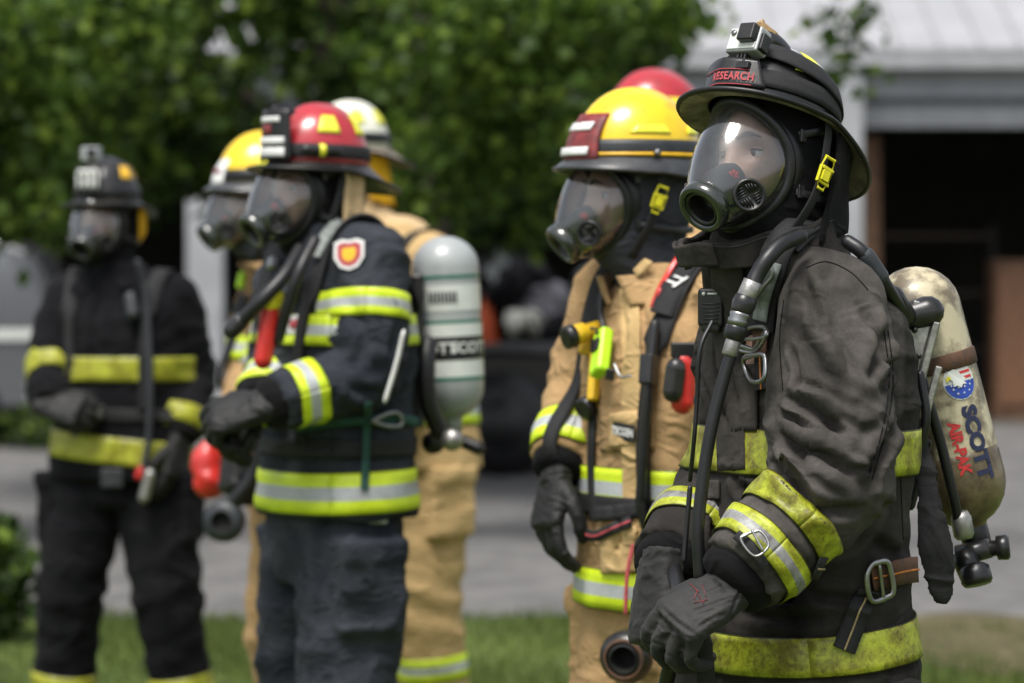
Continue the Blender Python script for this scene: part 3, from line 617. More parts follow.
# ------------------------------------------------------------------ breathing mask
def rimp(a, g=0.0, push=0.0):
    """local point on the mask's oval rim; a=0 top, 90 = wearer's left"""
    ca, sa = math.cos(a), math.sin(a)
    hw = 0.083 + g; y = hw * sa * (1 - 0.10 * (1 - ca) / 2); z = -0.020 + (0.100 + g) * ca
    x = 0.102 - 0.056 * (abs(sa) ** 2) - 0.012 * max(0, -ca) + 0.004 * ca + push
    return x, y, z
NOZ = (0.156, 0, -0.094); NAX = (0.80, 0, -0.60)
def nozp(a, r, h=0.0):
    ax = Vector(NAX).normalized(); up_ = Vector((0.60, 0, .80)).normalized()
    p = Vector(NOZ) + ax * h + up_ * r * math.cos(a) + Vector((0, 1, 0)) * r * math.sin(a)
    return p
def build_mask(root, T, emblem=True, reg=False, sharp=True, straps=True, glassm=None):
    n = 56 if sharp else 36
    lens = MB(); rings = []
    for i in range(0, 15):
        t = i / 14; ring = []
        for k in range(n):
            a = 2 * math.pi * k / n; r0 = Vector(rimp(a)); n0 = nozp(a, .036, -.004)
            ctrl = (r0 * .62 + n0 * .38) + Vector((.030 - .006 * math.cos(a), .024 * math.sin(a), .008 * math.cos(a)))
            p = r0 * (1 - t) ** 2 + ctrl * 2 * t * (1 - t) + n0 * t * t
            ring.append(T(*p))
        rings.append(ring)
    lens.loft(rings, cap=False)
    mask = MB()
    mask.tube([T(*rimp(2 * math.pi * k / n)) for k in range(n)] + [T(*rimp(0)), T(*rimp(2 * math.pi / n))], .0095 * T.k, 12, cap=False)
    mo = mask.build('face_mask', M['rubber'], root)
    lo = lens.build('visor', glassm or M['lens'], mo)
    sk = MB()   # rubber skirt from the rim back onto the face
    sk.loft([[T(*rimp(2 * math.pi * k / n, g, -p)) for k in range(n)] for g, p in ((.0, .0), (.007, .012), (.006, .03), (-.004, .042))], cap=False)
    sk.build('face_seal', M['rubber'], mo, solid=.003)
    # nozzle ring and dark bore
    rg = MB(); rg.loft([[T(*nozp(2 * math.pi * k / n, r, h)) for k in range(n)] for r, h in ((.037, -.016), (.041, -.010), (.0425, .0), (.0415, .009), (.038, .013), (.033, .013), (.031, .008), (.030, -.004))], cap=False)
    rg.build('mask_port', M['ring'], mo, solid=.0015)
    bo = MB(); bo.loft([[T(*nozp(2 * math.pi * k / n, r, h)) for k in range(n)] for r, h in ((.030, .006), (.0295, .010), (.026, .011), (.0235, .006), (.0225, -.012), (.021, -.028), (.001, -.03))], cap=False)
    bo.build('port_bore', M['plast'], mo)
    # oral-nasal cup
    cu = MB(); rings = []
    for t in np.linspace(0, 1, 9):
        ring = []
        for k in range(28):
            a = 2 * math.pi * k / 28; b0 = Vector((.094 + .010 * math.cos(a), .034 * math.sin(a), -.058 + .040 * math.cos(a))); n0 = nozp(a, .024, -.016)
            c0 = (b0 + n0) / 2 + Vector((.012, .012 * math.sin(a), .014 * math.cos(a)))
            ring.append(T(*(b0 * (1 - t) ** 2 + c0 * 2 * t * (1 - t) + n0 * t * t)))
        rings.append(ring)
    cu.loft(rings, cap=False); co = cu.build('nose_cup', M['rubber_g'], mo, solid=.002)
    if emblem:
        for s_ in (1, -1):
            em = MB(); c = Vector((.122, .028 * s_, -.042)); nn = Vector((.55, .8 * s_, .25)).normalized(); _, u, v = frame(nn, Vector((0, 0, 1)))
            for k in range(6):
                a = k * math.pi / 3; d_ = u * math.cos(a) + v * math.sin(a); e_ = v * math.cos(a) - u * math.sin(a)
                em.add([T(*(c + nn * .002 + d_ * r1 + e_ * w1)) for r1, w1 in ((.001, -.001), (.007, -.003), (.0095, 0), (.007, .003), (.001, .001))], [[0, 1, 2, 3, 4]])
            em.build('cup_valve', M['inkr'], mo, solid=.001)
    # voice emitters either side of the nozzle
    for s_ in (1, -1):
        c = Vector((.124, .064 * s_, -.076)); nn = Vector((.62, .76 * s_, -.10)).normalized()
        ve = MB(); ve.lathe([(.012, -.03), (.021, -.014), (.0255, -.004), (.0265, .001), (.025, .005), (.022, .005), (.0205, .0025), (.0001, .002)], T(*c), T.m @ nn, 28, cap=False)
        vo = ve.build('voice_port', M['plast'], mo)
        _, u, v = frame(nn, Vector((0, 0, 1)))
        gr = MB(); rot = R(35)
        u2 = u * math.cos(rot) + v * math.sin(rot); v2 = v * math.cos(rot) - u * math.sin(rot)
        for q in range(4):                       # woven slots, four sectors
            du, dv = ((u2, v2), (v2, -u2), (-u2, -v2), (-v2, u2))[q]
            for j in range(4):
                a0 = .003 + j * .0042; ln = math.sqrt(max(0, .019 ** 2 - a0 ** 2)) - .001
                if ln < .004: continue
                p0 = c + nn * .0042 + du * a0 + dv * (.002 if q % 2 else a0 * .2); p1 = c + nn * .0042 + du * a0 + dv * ln
                gr.tube([T(*p0), T(*p1)], .0012, 6, ref=T.m @ nn)
        gr.build('port_grille', M['rubber'], mo)
    if reg:
        rb = MB(); ax = Vector(NAX).normalized()
        rb.lathe([(.030, .0), (.040, .010), (.042, .03), (.036, .048), (.02, .054), (.0001, .055)], T(*nozp(0, 0, .004)), T.m @ ax, 24, cap=False)
        rb.build('mask_regulator', M['plast'], mo)
    if straps:
        for s_ in (1, -1):
            for za, zb in ((.03, .05), (-.06, -.075)):
                st = MB(); pts = [T(.034, .083 * s_, za), T(.0, .098 * s_, (za + zb) / 2), T(-.05, .090 * s_, zb), T(-.1, .05 * s_, zb)]
                st.tube(pts, .007, 8, n=12, flat=.25, ref=T.m @ Vector((0, 1, 0))); st.build('head_strap', M['rubber'], mo)
                bk = MB(); bk.box(T(.026, .086 * s_, za), (.014, .006, .022), T.m); bk.build('strap_clip', M['plast'], mo, bevel=.002)
    return mo
def build_hood(root, T, neck, mat, flare=0.11, vox=0.006, amp=.003):
    mb = MB()
    rg = []
    for z, ax_, ay, x0 in crv([(.135, .03, .03, -.01), (.12, .075, .062, -.01), (.08, .098, .086, -.010), (.03, .103, .090, -.012), (-.03, .103, .089, -.010), (-.08, .100, .083, -0.002), (-.125, .086, .074, .002), (-.15, .075, .07, -.004)], 26):
        rg.append([T(x0 + ax_ * math.cos(a), ay * math.sin(a), z) for a in np.linspace(0, 2 * math.pi, 36, endpoint=False)])
    mb.loft(rg)
    mb.tube([T(-.005, 0, -.09), (T(-.01, 0, -.15) * .5 + neck * .5), neck, neck - Vector((0, 0, .05))], [.078, .082, flare, flare * 1.1], 28, n=14)
    me = remesh(mb, vox, 5); wrinkle(me, amp, (9, 9, 22), 4)
    inv = T.m.inverted(); bm = bmesh.new(); bm.from_mesh(me); kill = []
    for f in bm.faces:
        p = inv @ (f.calc_center_median() - T.c) / T.k
        if p.x > 0.0:
            yy = p.y / .078; zz = (p.z + .016) / .098
            if yy * yy + zz * zz < 1: kill.append(f)
    bmesh.ops.delete(bm, geom=kill, context='FACES'); bm.to_mesh(me); bm.free()
    return link('hood', me_shift(me, root), M[mat], root)
# ------------------------------------------------------------------ helmets
def build_helmet(root, T, style='trad', shell='shell_k', brim='brim_k', band='strap', marks='ref_y', flap=None, shield=None, z0=.052, brimlow=None, nm='helmet', drop=1.0, Hh=None):
    n = 72
    trad = style == 'trad'
    def ro(a):       # brim outline
        c, s_ = math.cos(a), math.sin(a)
        if trad: return (0.156 + .006 * c) * (1 - 0.15 * s_ * s_) + 0.050 * max(0, -c) ** 2.2
        return 0.152 * (1 - 0.15 * s_ * s_) + (0.012 if c > 0 else .008) * abs(c)
    def zo(a):
        c, s_ = math.cos(a), math.sin(a)
        if trad: return z0 - 0.006 - .004 * max(0, c) - 0.046 * drop * max(0, -c) ** 1.6 - .006 * s_ * s_
        return z0 - 0.016 - .010 * s_ * s_ - .02 * max(0, -c)
    A, B, H = (.117, .098, Hh or .135) if trad else (.135, .112, Hh or .138)
    def dome(a, ph, off=0):
        c, s_ = math.cos(a), math.sin(a)
        q = math.cos(ph) ** (0.82 if trad else .9)
        rr = 1 + (0.022 * max(0, math.cos(4 * a)) ** 6 * math.sin(2 * ph) if trad else 0.012 * math.cos(ph) * max(0, math.cos(2 * a + .4)) ** 8)
        x = (A + off) * q * c * rr; y = (B + off) * q * s_ * rr; z = z0 + .004 + (H + off) * math.sin(ph)
        if abs(y) < .018 : z += .006 * (math.cos(y / .018 * math.pi / 2)) ** .5 * math.sin(ph)
        return T(x - .004, y, z)
    d = MB(); rings = [[dome(2 * math.pi * k / n, R(p)) for k in range(n)] for p in (0, 4, 9, 16, 24, 32, 40, 48, 56, 64, 71, 77, 82, 86, 89)]
    d.loft(rings, cap=False); last = len(d.v); d.add([T(-.004, 0, z0 + .004 + H + .006)], []); o = last - n
    for k in range(n): d.f.append([o + k, o + (k + 1) % n, last]); d.uv.append(None); d.mi.append(0)
    he = d.build(nm, M[shell], root, solid=.003, off=-1)
    def brimp(a, t):
        q = Vector((math.cos(a), math.sin(a))); ri = Vector((A * q.x - .004, B * q.y)) * .97; r_ = ro(a); rout = Vector((r_ * q.x, r_ * q.y))
        p = ri * (1 - t) + rout * t; z = (z0 + .006) * (1 - t) + zo(a) * t - .006 * math.sin(t * math.pi) * (1 if trad else -.6)
        return p.x, p.y, z
    b = MB(); b.loft([[T(*brimp(2 * math.pi * k / n, t)) for k in range(n)] for t in (0, .12, .3, .5, .7, .88, 1)], cap=False)
    bo = b.build('brim', M[brim], he, solid=.004, off=0)
    e = MB(); e.tube([T(*brimp(2 * math.pi * k / n, 1.0)) for k in range(n)] + [T(*brimp(0, 1)), T(*brimp(2 * math.pi / n, 1))], .0042, 8, cap=False); e.build('brim_edge', M['rubber'] if trad else M['brim_g'], he)
    if brimlow:
        u = MB(); u.loft([[Vector(T(*brimp(2 * math.pi * k / n, t))) - T.m @ Vector((0, 0, .004)) for k in range(n)] for t in (.05, .3, .6, .95)], cap=False)
        u.build('underbrim', M[brimlow], he)
    if band:
        bm_ = MB(); hh = (.012, .042) if trad else (.004, .034)
        rings = []
        for hz in np.linspace(hh[0], hh[1], 4):
            ph = math.asin(hz / H); rings.append([dome(2 * math.pi * k / n, ph, .0035) for k in range(n)])
        bm_.loft(rings, cap=False); bm_.build('helmet_band', M[band], he, solid=.002)
    if marks:
        for a0, a1, p0, p1 in ((62, 92, 30, 52), (118, 146, 30, 54), (-62, -92, 30, 52), (-118, -146, 30, 54)) if trad else ((60, 100, 20, 27), (120, 150, 20, 27), (-60, -100, 20, 27), (-120, -150, 20, 27)):
            g = MB(); g.grid(lambda u_, v_: dome(R(a0 + (a1 - a0) * (u_ * (1 - .3 * v_) + .15 * v_)), R(p0 + (p1 - p0) * v_), .0025), 6, 5); g.build('reflective_marker', M[marks], he, solid=.001)
    if flap:
        fl = MB()
        fl.grid(lambda u_, v_: T(-.004 + (.103 + .03 * v_) * math.cos(R(95 + 170 * u_)), (.098 + .012 * v_) * math.sin(R(95 + 170 * u_)) , z0 - .002 - .165 * v_ * (1 - .25 * abs(u_ - .5) ** 2) + .004 * math.sin(u_ * 31) * v_), 40, 12)
        fl.build('neck_flap', M[flap], he, solid=.004)
    return he, dome, brimp
def chinstrap(he, T, z0=.052, buckle=True, side=1, fwdx=.045, zz=-.03, low=-.145):
    s_ = side
    p = [T(-.012, .106 * s_, z0), T(-.004, .112 * s_, z0 - .03), T(.008, .113 * s_, zz), T(.022, .104 * s_, zz - .05), T(.045, .072 * s_, low)]
    st = MB(); st.tube(p, .009, 10, n=20, flat=.2, ref=T.m @ Vector((0, 1, 0))); so = st.build('chin_strap', M['strap'], he)
    if buckle:
        c = Vector((.008, .118 * s_, zz)); ax = (Vector((.022, .104 * s_, zz - .05)) - Vector((-.004, .112 * s_, zz + .03))).normalized()
        nn = Vector((.12, 1.0 * s_, 0)).normalized(); nn = (nn - ax * nn.dot(ax)).normalized(); sd_ = ax.cross(nn)
        bk = MB()
        def loop(w0, w1, l0, l1, r):
            pts = [c + ax * l0 + sd_ * w0, c + ax * l0 - sd_ * w0, c + ax * l1 - sd_ * w1, c + ax * l1 + sd_ * w1]
            pts = pts + [pts[0], pts[1]]
            bk.tube([T(*(q + nn * .002)) for q in pts], r, 8, cap=False)
        loop(.010, .012, -.026, -.008, .0028); loop(.013, .012, -.008, .016, .0032); loop(.010, .006, .016, .027, .0026)
        mm = Matrix((sd_, nn, ax)).transposed(); bk.box(T(*(c + ax * .004 + nn * .003)), (.015, .007, .017), T.m @ mm); bk.box(T(*(c - ax * .008 + nn * .003)), (.02, .006, .005), T.m @ mm)
        bk.build('strap_buckle', M['buckle_y'], he, bevel=.001)
# ------------------------------------------------------------------ gloved hand
def hand_mb(W, d, n, thumb, curls, k=1.0, spread=4):
    """W wrist, d wrist->knuckles, n back-of-hand normal, thumb=+1/-1 side, curls for index..little in degrees (three joints each)"""
    d = Vector(d).normalized(); n = Vector(n); n = (n - d * n.dot(d)).normalized(); s_ = d.cross(n) * thumb
    mb = MB(); rings = []
    for t, w_, th in crv([(-.03, .034, .026), (0, .036, .024), (.04, .044, .021), (.085, .046, .019), (.102, .042, .014)], 14):
        c = W + d * t * k
        rings.append([c + (s_ * (abs(math.cos(a)) ** .75 * (1 if math.cos(a) > 0 else -1)) * w_ + n * (abs(math.sin(a)) ** .8 * (1 if math.sin(a) > 0 else -1)) * th) * k for a in np.linspace(0, 2 * math.pi, 24, endpoint=False)])
    mb.loft(rings)
    lens_ = ((.044, .028, .024), (.048, .032, .026), (.045, .029, .025), (.036, .023, .021))
    for i in range(4):
        off = (.036, .0122, -.0122, -.0355)[i]; base = W + (d * (.088 - (0, 0, .002, .009)[i]) + s_ * off + n * -.001) * k
        a = 0; p = base; pts = [base - d * .03 * k, base]; rot0 = (1.5 - i) * R(spread)
        dd = (d * math.cos(rot0) + s_ * math.sin(rot0)).normalized()
        for j in range(3):
            a += R(curls[i][j]); q = dd * math.cos(a) - n * math.sin(a)
            p = p + q * lens_[i][j] * k; pts.append(p)
        r0 = (.0108, .0112, .0108, .0098)[i] * k
        mb.tube(pts, [r0 * 1.05, r0 * 1.1, r0 * 1.04, r0, r0 * .9], 12, n=22, rnd=True)
        mb.ell(pts[1] + n * .003 * k, [r0 * 1.25] * 3, None, 10, 8)
    b = W + (d * .028 + s_ * .032 - n * .006) * k
    t1 = b + (d * .032 + s_ * .026 - n * .012) * k; t2 = t1 + (d * .030 + s_ * .004 - n * .018) * k; t3 = t2 + (d * .018 - s_ * .008 - n * .015) * k
    mb.tube([W + (d * .01 + s_ * .012) * k, b, t1, t2, t3], [.016 * k, .0175 * k, .0145 * k, .013 * k, .0115 * k], 12, n=20, rnd=True)
    return mb
def build_glove(root, W, d, n, thumb, curls, mat, k=1.12, cuff=.06, cr_=.042, vox=.0034, label=None, el=None, wa=.0016, lines=None):
    mb = hand_mb(W, d, n, thumb, curls, k)
    dd = Vector(d).normalized(); back = ((Vector(el) - W).normalized() if el is not None else -dd)
    mb.tube([W + dd * .02, W + back * .01, W + back * cuff], [.036, .037, cr_], 20, n=10, flat=.85, ref=Vector(n))
    me = remesh(mb, vox, 2); wrinkle(me, wa, (24, 24, 30), 2, .6, .3)
    if lines: crease(me, lines)
    return link('glove', me_shift(me, root), M[mat], root)
FIST = ((55, 60, 35), (58, 65, 40), (62, 65, 40), (66, 62, 40))
RELAX = ((18, 28, 18), (22, 32, 20), (26, 36, 22), (30, 38, 24))
GRAB = ((38, 55, 30), (45, 58, 32), (50, 60, 34), (55, 62, 36))
# ------------------------------------------------------------------ conforming tapes and straps
def band_on(bv, c, axis, half, parent, mat, rmax, name='reflective_band', a0=0, a1=360, ref=(0, -1, 0), off=.003, seg=None, rows=5, label=None, solid=.0025, lap=0):
    c = Vector(c); ax, u, v = frame(axis, Vector(ref)); seg = seg or max(8, int((a1 - a0) / 4)); vs = []
    closed = (a1 - a0) >= 359.9
    for i in range(rows + 1):
        o = c + ax * half * (2 * i / rows - 1); row = []
        for k in range(seg + 1):
            a = R(a0 + (a1 - a0) * k / seg); d_ = u * math.cos(a) + v * math.sin(a)
            rm = rmax(a) if callable(rmax) else rmax
            # outermost skin within reach
            h = bv.ray_cast(o + d_ * rm, -d_, rm)
            r_ = (h[0] - o).length if h[0] else rm * .9
            if h[0] and (rm - r_) < .002: r_ = rm
            row.append(r_)
        vs.append(row)
    Aa = np.array(vs)
    for _ in range(3):
        B = Aa.copy(); B[:, 1:-1] = (Aa[:, :-2] + Aa[:, 1:-1] * 2 + Aa[:, 2:]) / 4; B = np.maximum(B, Aa - .002)
        if closed: B[:, 0] = B[:, -1] = (Aa[:, 1] + Aa[:, -2]) / 2
        Aa = B
    mb = MB(); mb.grid(lambda p, q: c + ax * half * (2 * q - 1) + (u * math.cos(R(a0 + (a1 - a0) * p)) + v * math.sin(R(a0 + (a1 - a0) * p))) * (Aa[int(round(q * rows)), int(round(p * seg))] + off), seg, rows)
    o = mb.build(name, M[mat], parent, solid=solid, off=0)
    if label: o['label'] = label
    return o
def strip(pts, nrms, width, parent, mat, name, thick=.003, lift=.004, n=None, label=None, uv=True):
    """ribbon through 3-D points with normals"""
    n = n or max(8, len(pts) * 5)
    q = crv([(*p, *m_) for p, m_ in zip(pts, nrms)], n); mb = MB(); vs = []
    P = [Vector(x[:3]) for x in q]; Nr = [Vector(x[3:]).normalized() for x in q]
    rows = []
    for i, p in enumerate(P):
        t = (P[min(i + 1, n - 1)] - P[max(i - 1, 0)]).normalized(); s_ = t.cross(Nr[i]).normalized()
        wd = width(i / (n - 1)) if callable(width) else width
        rows.append([p + s_ * wd / 2 * e + Nr[i] * lift for e in (-1, -.33, .33, 1)])
    mb.loft([[r[j] for r in rows] for j in range(4)], cap=False, closed=False, uv=True)
    o = mb.build(name, M[mat], parent, solid=thick, off=0)
    if label: o['label'] = label
    return o
def pix_strip(bv, pix, width, parent, mat, name, **kw):
    q = crv(pix, max(16, len(pix) * 6)); H = [hit(bv, *p) for p in q]; H = [h for h in H if h[0]]
    if len(H) > 2:
        # drop samples that fell through onto something behind, then even out the heights
        ok = [H[0]]
        for h in H[1:]:
            if abs(h[0].y - ok[-1][0].y) < .06: ok.append(h)
        H = ok; m_ = sum((h[1] for h in H), Vector()) / len(H)
        H = [(h[0], (sum((H[j][1] for j in range(max(0, i - 4), min(len(H), i + 5))), Vector()).normalized() + m_ * .5 + Vector((0, -.15, 0))).normalized()) for i, h in enumerate(H)]
    if len(H) < 2: print('strip missed', name, pix); return None
    return strip([h[0] for h in H], [h[1] for h in H], width, parent, mat, name, **kw)
def text_mb(txt, size, spacing=1.0, bold=0.0):
    c = bpy.data.curves.new('t', 'FONT'); c.body = txt; c.size = size; c.align_x = 'CENTER'; c.align_y = 'CENTER'; c.space_character = spacing; c.offset = bold; c.resolution_u = 3
    o = bpy.data.objects.new('t', c); COL.objects.link(o); dg = bpy.context.evaluated_depsgraph_get()
    me = bpy.data.meshes.new_from_object(o.evaluated_get(dg)); bpy.data.objects.remove(o); bpy.data.curves.remove(c)
    bm = bmesh.new(); bm.from_mesh(me); bmesh.ops.triangulate(bm, faces=bm.faces)
    bmesh.ops.subdivide_edges(bm, edges=[e for e in bm.edges if e.calc_length() > size * .25], cuts=2)
    vs = [v.co.copy() for v in bm.verts]; bm.verts.index_update(); fs = [[v.index for v in f.verts] for f in bm.faces]; bm.free(); bpy.data.meshes.remove(me)
    return vs, fs
def put_text(txt, size, fn, mat, parent, name='lettering', spacing=1.0, bold=0.0, sx=1.0):
    """fn(x, y) -> world point on the carrying surface"""
    vs, fs = text_mb(txt, size, spacing, bold); mb = MB(); mb.add([fn(v.x * sx, v.y) for v in vs], fs)
    return mb.build(name, M[mat], parent, smooth=False)
def plane_fn(c, xdir, ydir, lift=.0015):
    c = Vector(c); x = Vector(xdir).normalized(); y = Vector(ydir); y = (y - x * y.dot(x)).normalized(); n = x.cross(y)
    return lambda a, b: c + x * a + y * b + n * lift
def pix_fn(bv, px, py, ang, lift=.003, s=None):
    """map text plane onto a surface hit seen at pixel, rotated by ang in the surface"""
    h, n = hit(bv, px, py)
    if h is None: print('text missed', px, py); h, n = at(px, py, 4.7), Vector((0, -1, 0))
    x = Vector((math.cos(R(ang)), 0, -math.sin(R(ang)))); x = (x - n * x.dot(n)).normalized(); y = n.cross(x)
    return lambda a, b: h + x * a + y * b + n * lift
# ------------------------------------------------------------------ a firefighter
TORSO = [(1.545, .02, .075, .075), (1.51, .015, .105, .09), (1.475, .005, .165, .11), (1.43, 0, .205, .128), (1.36, 0, .225, .148), (1.25, 0.0, .228, .16), (1.12, 0, .218, .158), (1.0, 0, .222, .16), (.93, 0, .23, .163), (.85, 0, .236, .166)]
def lin(x, pts):
    for (a, b), (c, d) in zip(pts, pts[1:]):
        if x <= c: return b + (d - b) * (x - a) / (c - a)
    return pts[-1][1]
def firefighter(px, D, psi, label, head, arms, mat='coat_black', pants=None, k=1.0, torso=TORSO, bands=(), cuffs='trim3', hood='hood', glove='glove_b',
                vox=.009, amp=.006, seed=0, lean=(0, 0), sleeve_r=(.088, .098, .088, .078, .066, .060), face=True, mask=dict(), legsp=.115, spread=0.0, hemr=1.0, sleeve_mat=None, upband=None, cufft=(.80, .95), elband=None, collar=True, group='firefighters in full gear', bootz=.3, thighband=False, cuffw=.026):
    base = at(px, 274, D); base.z = 0
    F, L, U = fwd(psi), lef(psi), Vector((0, 0, 1))
    root = thing('person', base, label, 'firefighter', group)
    W = lambda f, l, z: base + F * f + L * l + U * (z * k) + (F * lean[0] + L * lean[1]) * max(0, z - .9)
    T = Head(head['c'], head['psi'], head.get('pitch', 0), head.get('roll', 0), head.get('k', 1.0))
    P = dict(root=root, W=W, F=F, L=L, T=T, base=base)
    legs = []
    for s_ in (1, -1):
        hp = W(0, .09 * s_, .93); kn = W(.03, (legsp + spread * .4) * s_, .5); an = W(-.02, (legsp + spread) * s_, .09); toe = W(.16, (legsp + spread + .02) * s_, .045)
        legs.append((hp, kn, an, toe))
    body = build_body(root, T, dict(arms=[(a['sh'], a['el'], a['wr'], a['wr'] + Vector(a['d']).normalized() * .055) for a in arms], legs=legs), W(0, 0, .98), psi, vox=.006 if face else .009)
    if face: face_bits(root, body, T)
    # coat: trunk and sleeves fused into one skin
    mb = MB(); rings = []
    hr = crv([(z, f, w_, d_) for z, f, w_, d_ in torso], 60)
    for z, f, w_, d_ in hr:
        ring = []
        for a in np.linspace(0, 2 * math.pi, 64, endpoint=False):
            c, s_ = math.cos(a), math.sin(a)
            e = .86; x = abs(c) ** e * (1 if c > 0 else -1) * w_; y = abs(s_) ** e * (1 if s_ > 0 else -1) * d_
            hem = max(0, (1.05 - z)) ** 1.0 * .045 * math.sin(5 * a + seed)
            ring.append(W(f, 0, z) + L * x * (1 + hem) + F * y * (1 + hem))
        rings.append(ring)
    mb.loft(rings)
    for i, a in enumerate(arms):
        sh, el, wr = a['sh'], a['el'], a['wr']; n = 70
        r = [x * a.get('k', 1) for x in a.get('r', sleeve_r)]
        pts = [sh, sh.lerp(el, .35), sh.lerp(el, .75), el, el.lerp(wr, .45), wr]
        # soften the elbow
        pts[3] = el * .8 + (sh.lerp(el, .75) + el.lerp(wr, .3)) * .1
        ph = seed * 1.7 + i
        def fold(t, th, ph=ph):
            e = math.exp(-((t - .56) / .16) ** 2); c = math.exp(-((t - .93) / .08) ** 2); u_ = math.exp(-((t - .25) / .2) ** 2)
            w1 = t * 38 + 1.6 * math.cos(th - ph) + ph + .9 * math.sin(th * 2 + ph)
            return .0085 * (e + .6 * c) * (1 - abs(math.sin(w1 / 2))) * 1.6 - .003 * e + .005 * u_ * math.sin(th * 3 + t * 12 + ph)
        mb.tube(pts, r, 44, n=n, rnd=False, fold=fold, ref=(0.3, -.4, .2))
        mb.ell(sh, (r[0] * 1.02,) * 3, None, 28, 16)
    me = remesh(mb, vox, 5); wrinkle(me, amp, seed=seed)
    coat_bv = bvh_of(me)
    P['coat_pre'] = me
    P['arms'] = arms; P['body'] = body; P['coat_bv'] = coat_bv; P['legs'] = legs; P['mat'] = mat
    P['pants_mat'] = pants or mat; P['args'] = dict(bands=bands, cuffs=cuffs, cufft=cufft, elband=elband, upband=upband, hood=hood, glove=glove, vox=vox, amp=amp, seed=seed, mask=mask, face=face, collar=collar, bootz=bootz, cuffw=cuffw, thighband=thighband, sleeve_r=sleeve_r)
    P['k'] = k; P['torso'] = torso
    return P
def rtorso(P, z, extra=1.12):
    T_ = sorted([(a, b, c, d) for a, b, c, d in P['torso']]); w_ = lin(z, [(t[0], t[2]) for t in T_]); d_ = lin(z, [(t[0], t[3]) for t in T_])
    F, L = P['F'], P['L']
    return w_ * extra, d_ * extra
def dress(P, creases=None, skip=()):
    """second pass: press creases, make the coat, trousers, boots, gloves, hood, mask, tapes"""
    root, A, W, F, L, T = P['root'], P['args'], P['W'], P['F'], P['L'], P['T']
    me = P['coat_pre']
    if creases: crease(me, creases)
    bv = bvh_of(me); P['coat_bv'] = bv
    zone = []
    if P.get('trunk'):
        a = P['arms'][0]; pc = getco(me)
        def sd(A_, B_):
            A_, B_ = np.array(A_), np.array(B_); ab = B_ - A_; t = np.clip(((pc - A_) @ ab) / (ab @ ab), 0, 1); return np.linalg.norm(pc - (A_ + t[:, None] * ab), axis=1)
        dmin = np.minimum(sd(a['sh'], a['el']) / .122, sd(a['el'], a['wr']) / .10); zone = np.clip((1.04 - dmin) / .08, 0, 1)
    coat = link('coat', me_shift(me, root), M[P['mat']], root); P['coat'] = coat
    if len(zone): coat.data.attributes.new('sleeve', 'FLOAT', 'POINT').data.foreach_set('value', zone)
    U = Vector((0, 0, 1))
    for z, hw, mt, tilt in A['bands']:
        w_, d_ = rtorso(P, z)
        ax = (U + F * tilt[0] + L * tilt[1]).normalized(); a_, u, v = frame(ax, Vector((0, -1, 0)))
        def rm(a, u=u, v=v, w_=w_, d_=d_):
            dd = u * math.cos(a) + v * math.sin(a); x, y = abs(dd.dot(L)), abs(dd.dot(F))
            return (1 / max(1e-6, ((x / w_) ** 2.35 + (y / d_) ** 2.35))) ** (1 / 2.35) + .016
        fz = lin(z, [(t[0], t[1]) for t in sorted(P['torso'])]); band_on(bv, W(fz, 0, z), ax, hw, coat, mt, rm, ref=(0, -1, 0), off=.0045)
    for i, a in enumerate(P['arms']):
        sh, el, wr = a['sh'], a['el'], a['wr']; rr = [x * a.get('k', 1) for x in a.get('r', A['sleeve_r'])]
        for spec in a.get('bands', ((.82, A['cuffw'], A['cuffs']),)):
            t, hw, mt = spec[:3]
            if t >= .5: q = (t - .5) * 2; c = el.lerp(wr, q); ax = wr - el; r_ = lin(t, [(.5, rr[3]), (.75, rr[4]), (1, rr[5]), (1.2, rr[5])])
            else: q = t * 2; c = sh.lerp(el, q); ax = el - sh; r_ = lin(t, [(0, rr[0]), (.17, rr[1]), (.38, rr[2]), (.5, rr[3])])
            if len(spec) > 3: ax = ax.normalized() + Vector(spec[3])
            band_on(bv, c, ax, hw, coat, mt, r_ * 1.25 + .006, ref=(0, -1, 0))
        # knit wristlet
        wl = MB(); dd = (wr - el).normalized(); wl.tube([wr - dd * .03, wr + dd * .02, wr + dd * .035], [rr[5] * .9, rr[5] * .86, .036], 24, n=8); wl.build('wristlet', M['hood'], coat)
        g = build_glove(root, wr + dd * .035 + Vector(a.get('off', (0, 0, 0))), a['d'], a['n'], a['thumb'], a.get('curl', RELAX), A['glove'], k=a.get('gk', 1.12), el=el, vox=a.get('gv', .0042), wa=a.get('wa', .0016), lines=a.get('lines'))
        a['glove'] = g
    # collar
    if A['collar']:
        cb = MB(); k = P['k']; nc = 48; top = T(-.02, 0, -.15)
        b0 = W(.01, 0, 1.47); 
        def cp(u_, v_):
            a = R(20 + 320 * u_); c0 = b0.lerp(top + F * .005, v_ * .9); r0 = .118 - .022 * v_ + .004 * math.sin(a * 5)
            return c0 + F * math.cos(a) * (r0 + .005) + L * math.sin(a) * r0 * 1.0 + U * (.01 * math.cos(a) * -1)
        cb.grid(cp, nc, 10); me2 = cb.mesh('c', ORG[root.name]); P['collar'] = link('collar', me2, M[P['mat']], root, solid=.009, off=0)
    # trousers
    tb = MB(); rings = []
    for z, w_, d_ in crv([(1.0, .17, .12), (.92, .19, .135), (.82, .19, .14), (.76, .17, .125)], 16):
        rings.append([W(0, 0, z) + L * math.cos(a) * w_ + F * math.sin(a) * d_ for a in np.linspace(0, 2 * math.pi, 40, endpoint=False)])
    tb.loft(rings); sd_ = A['seed']
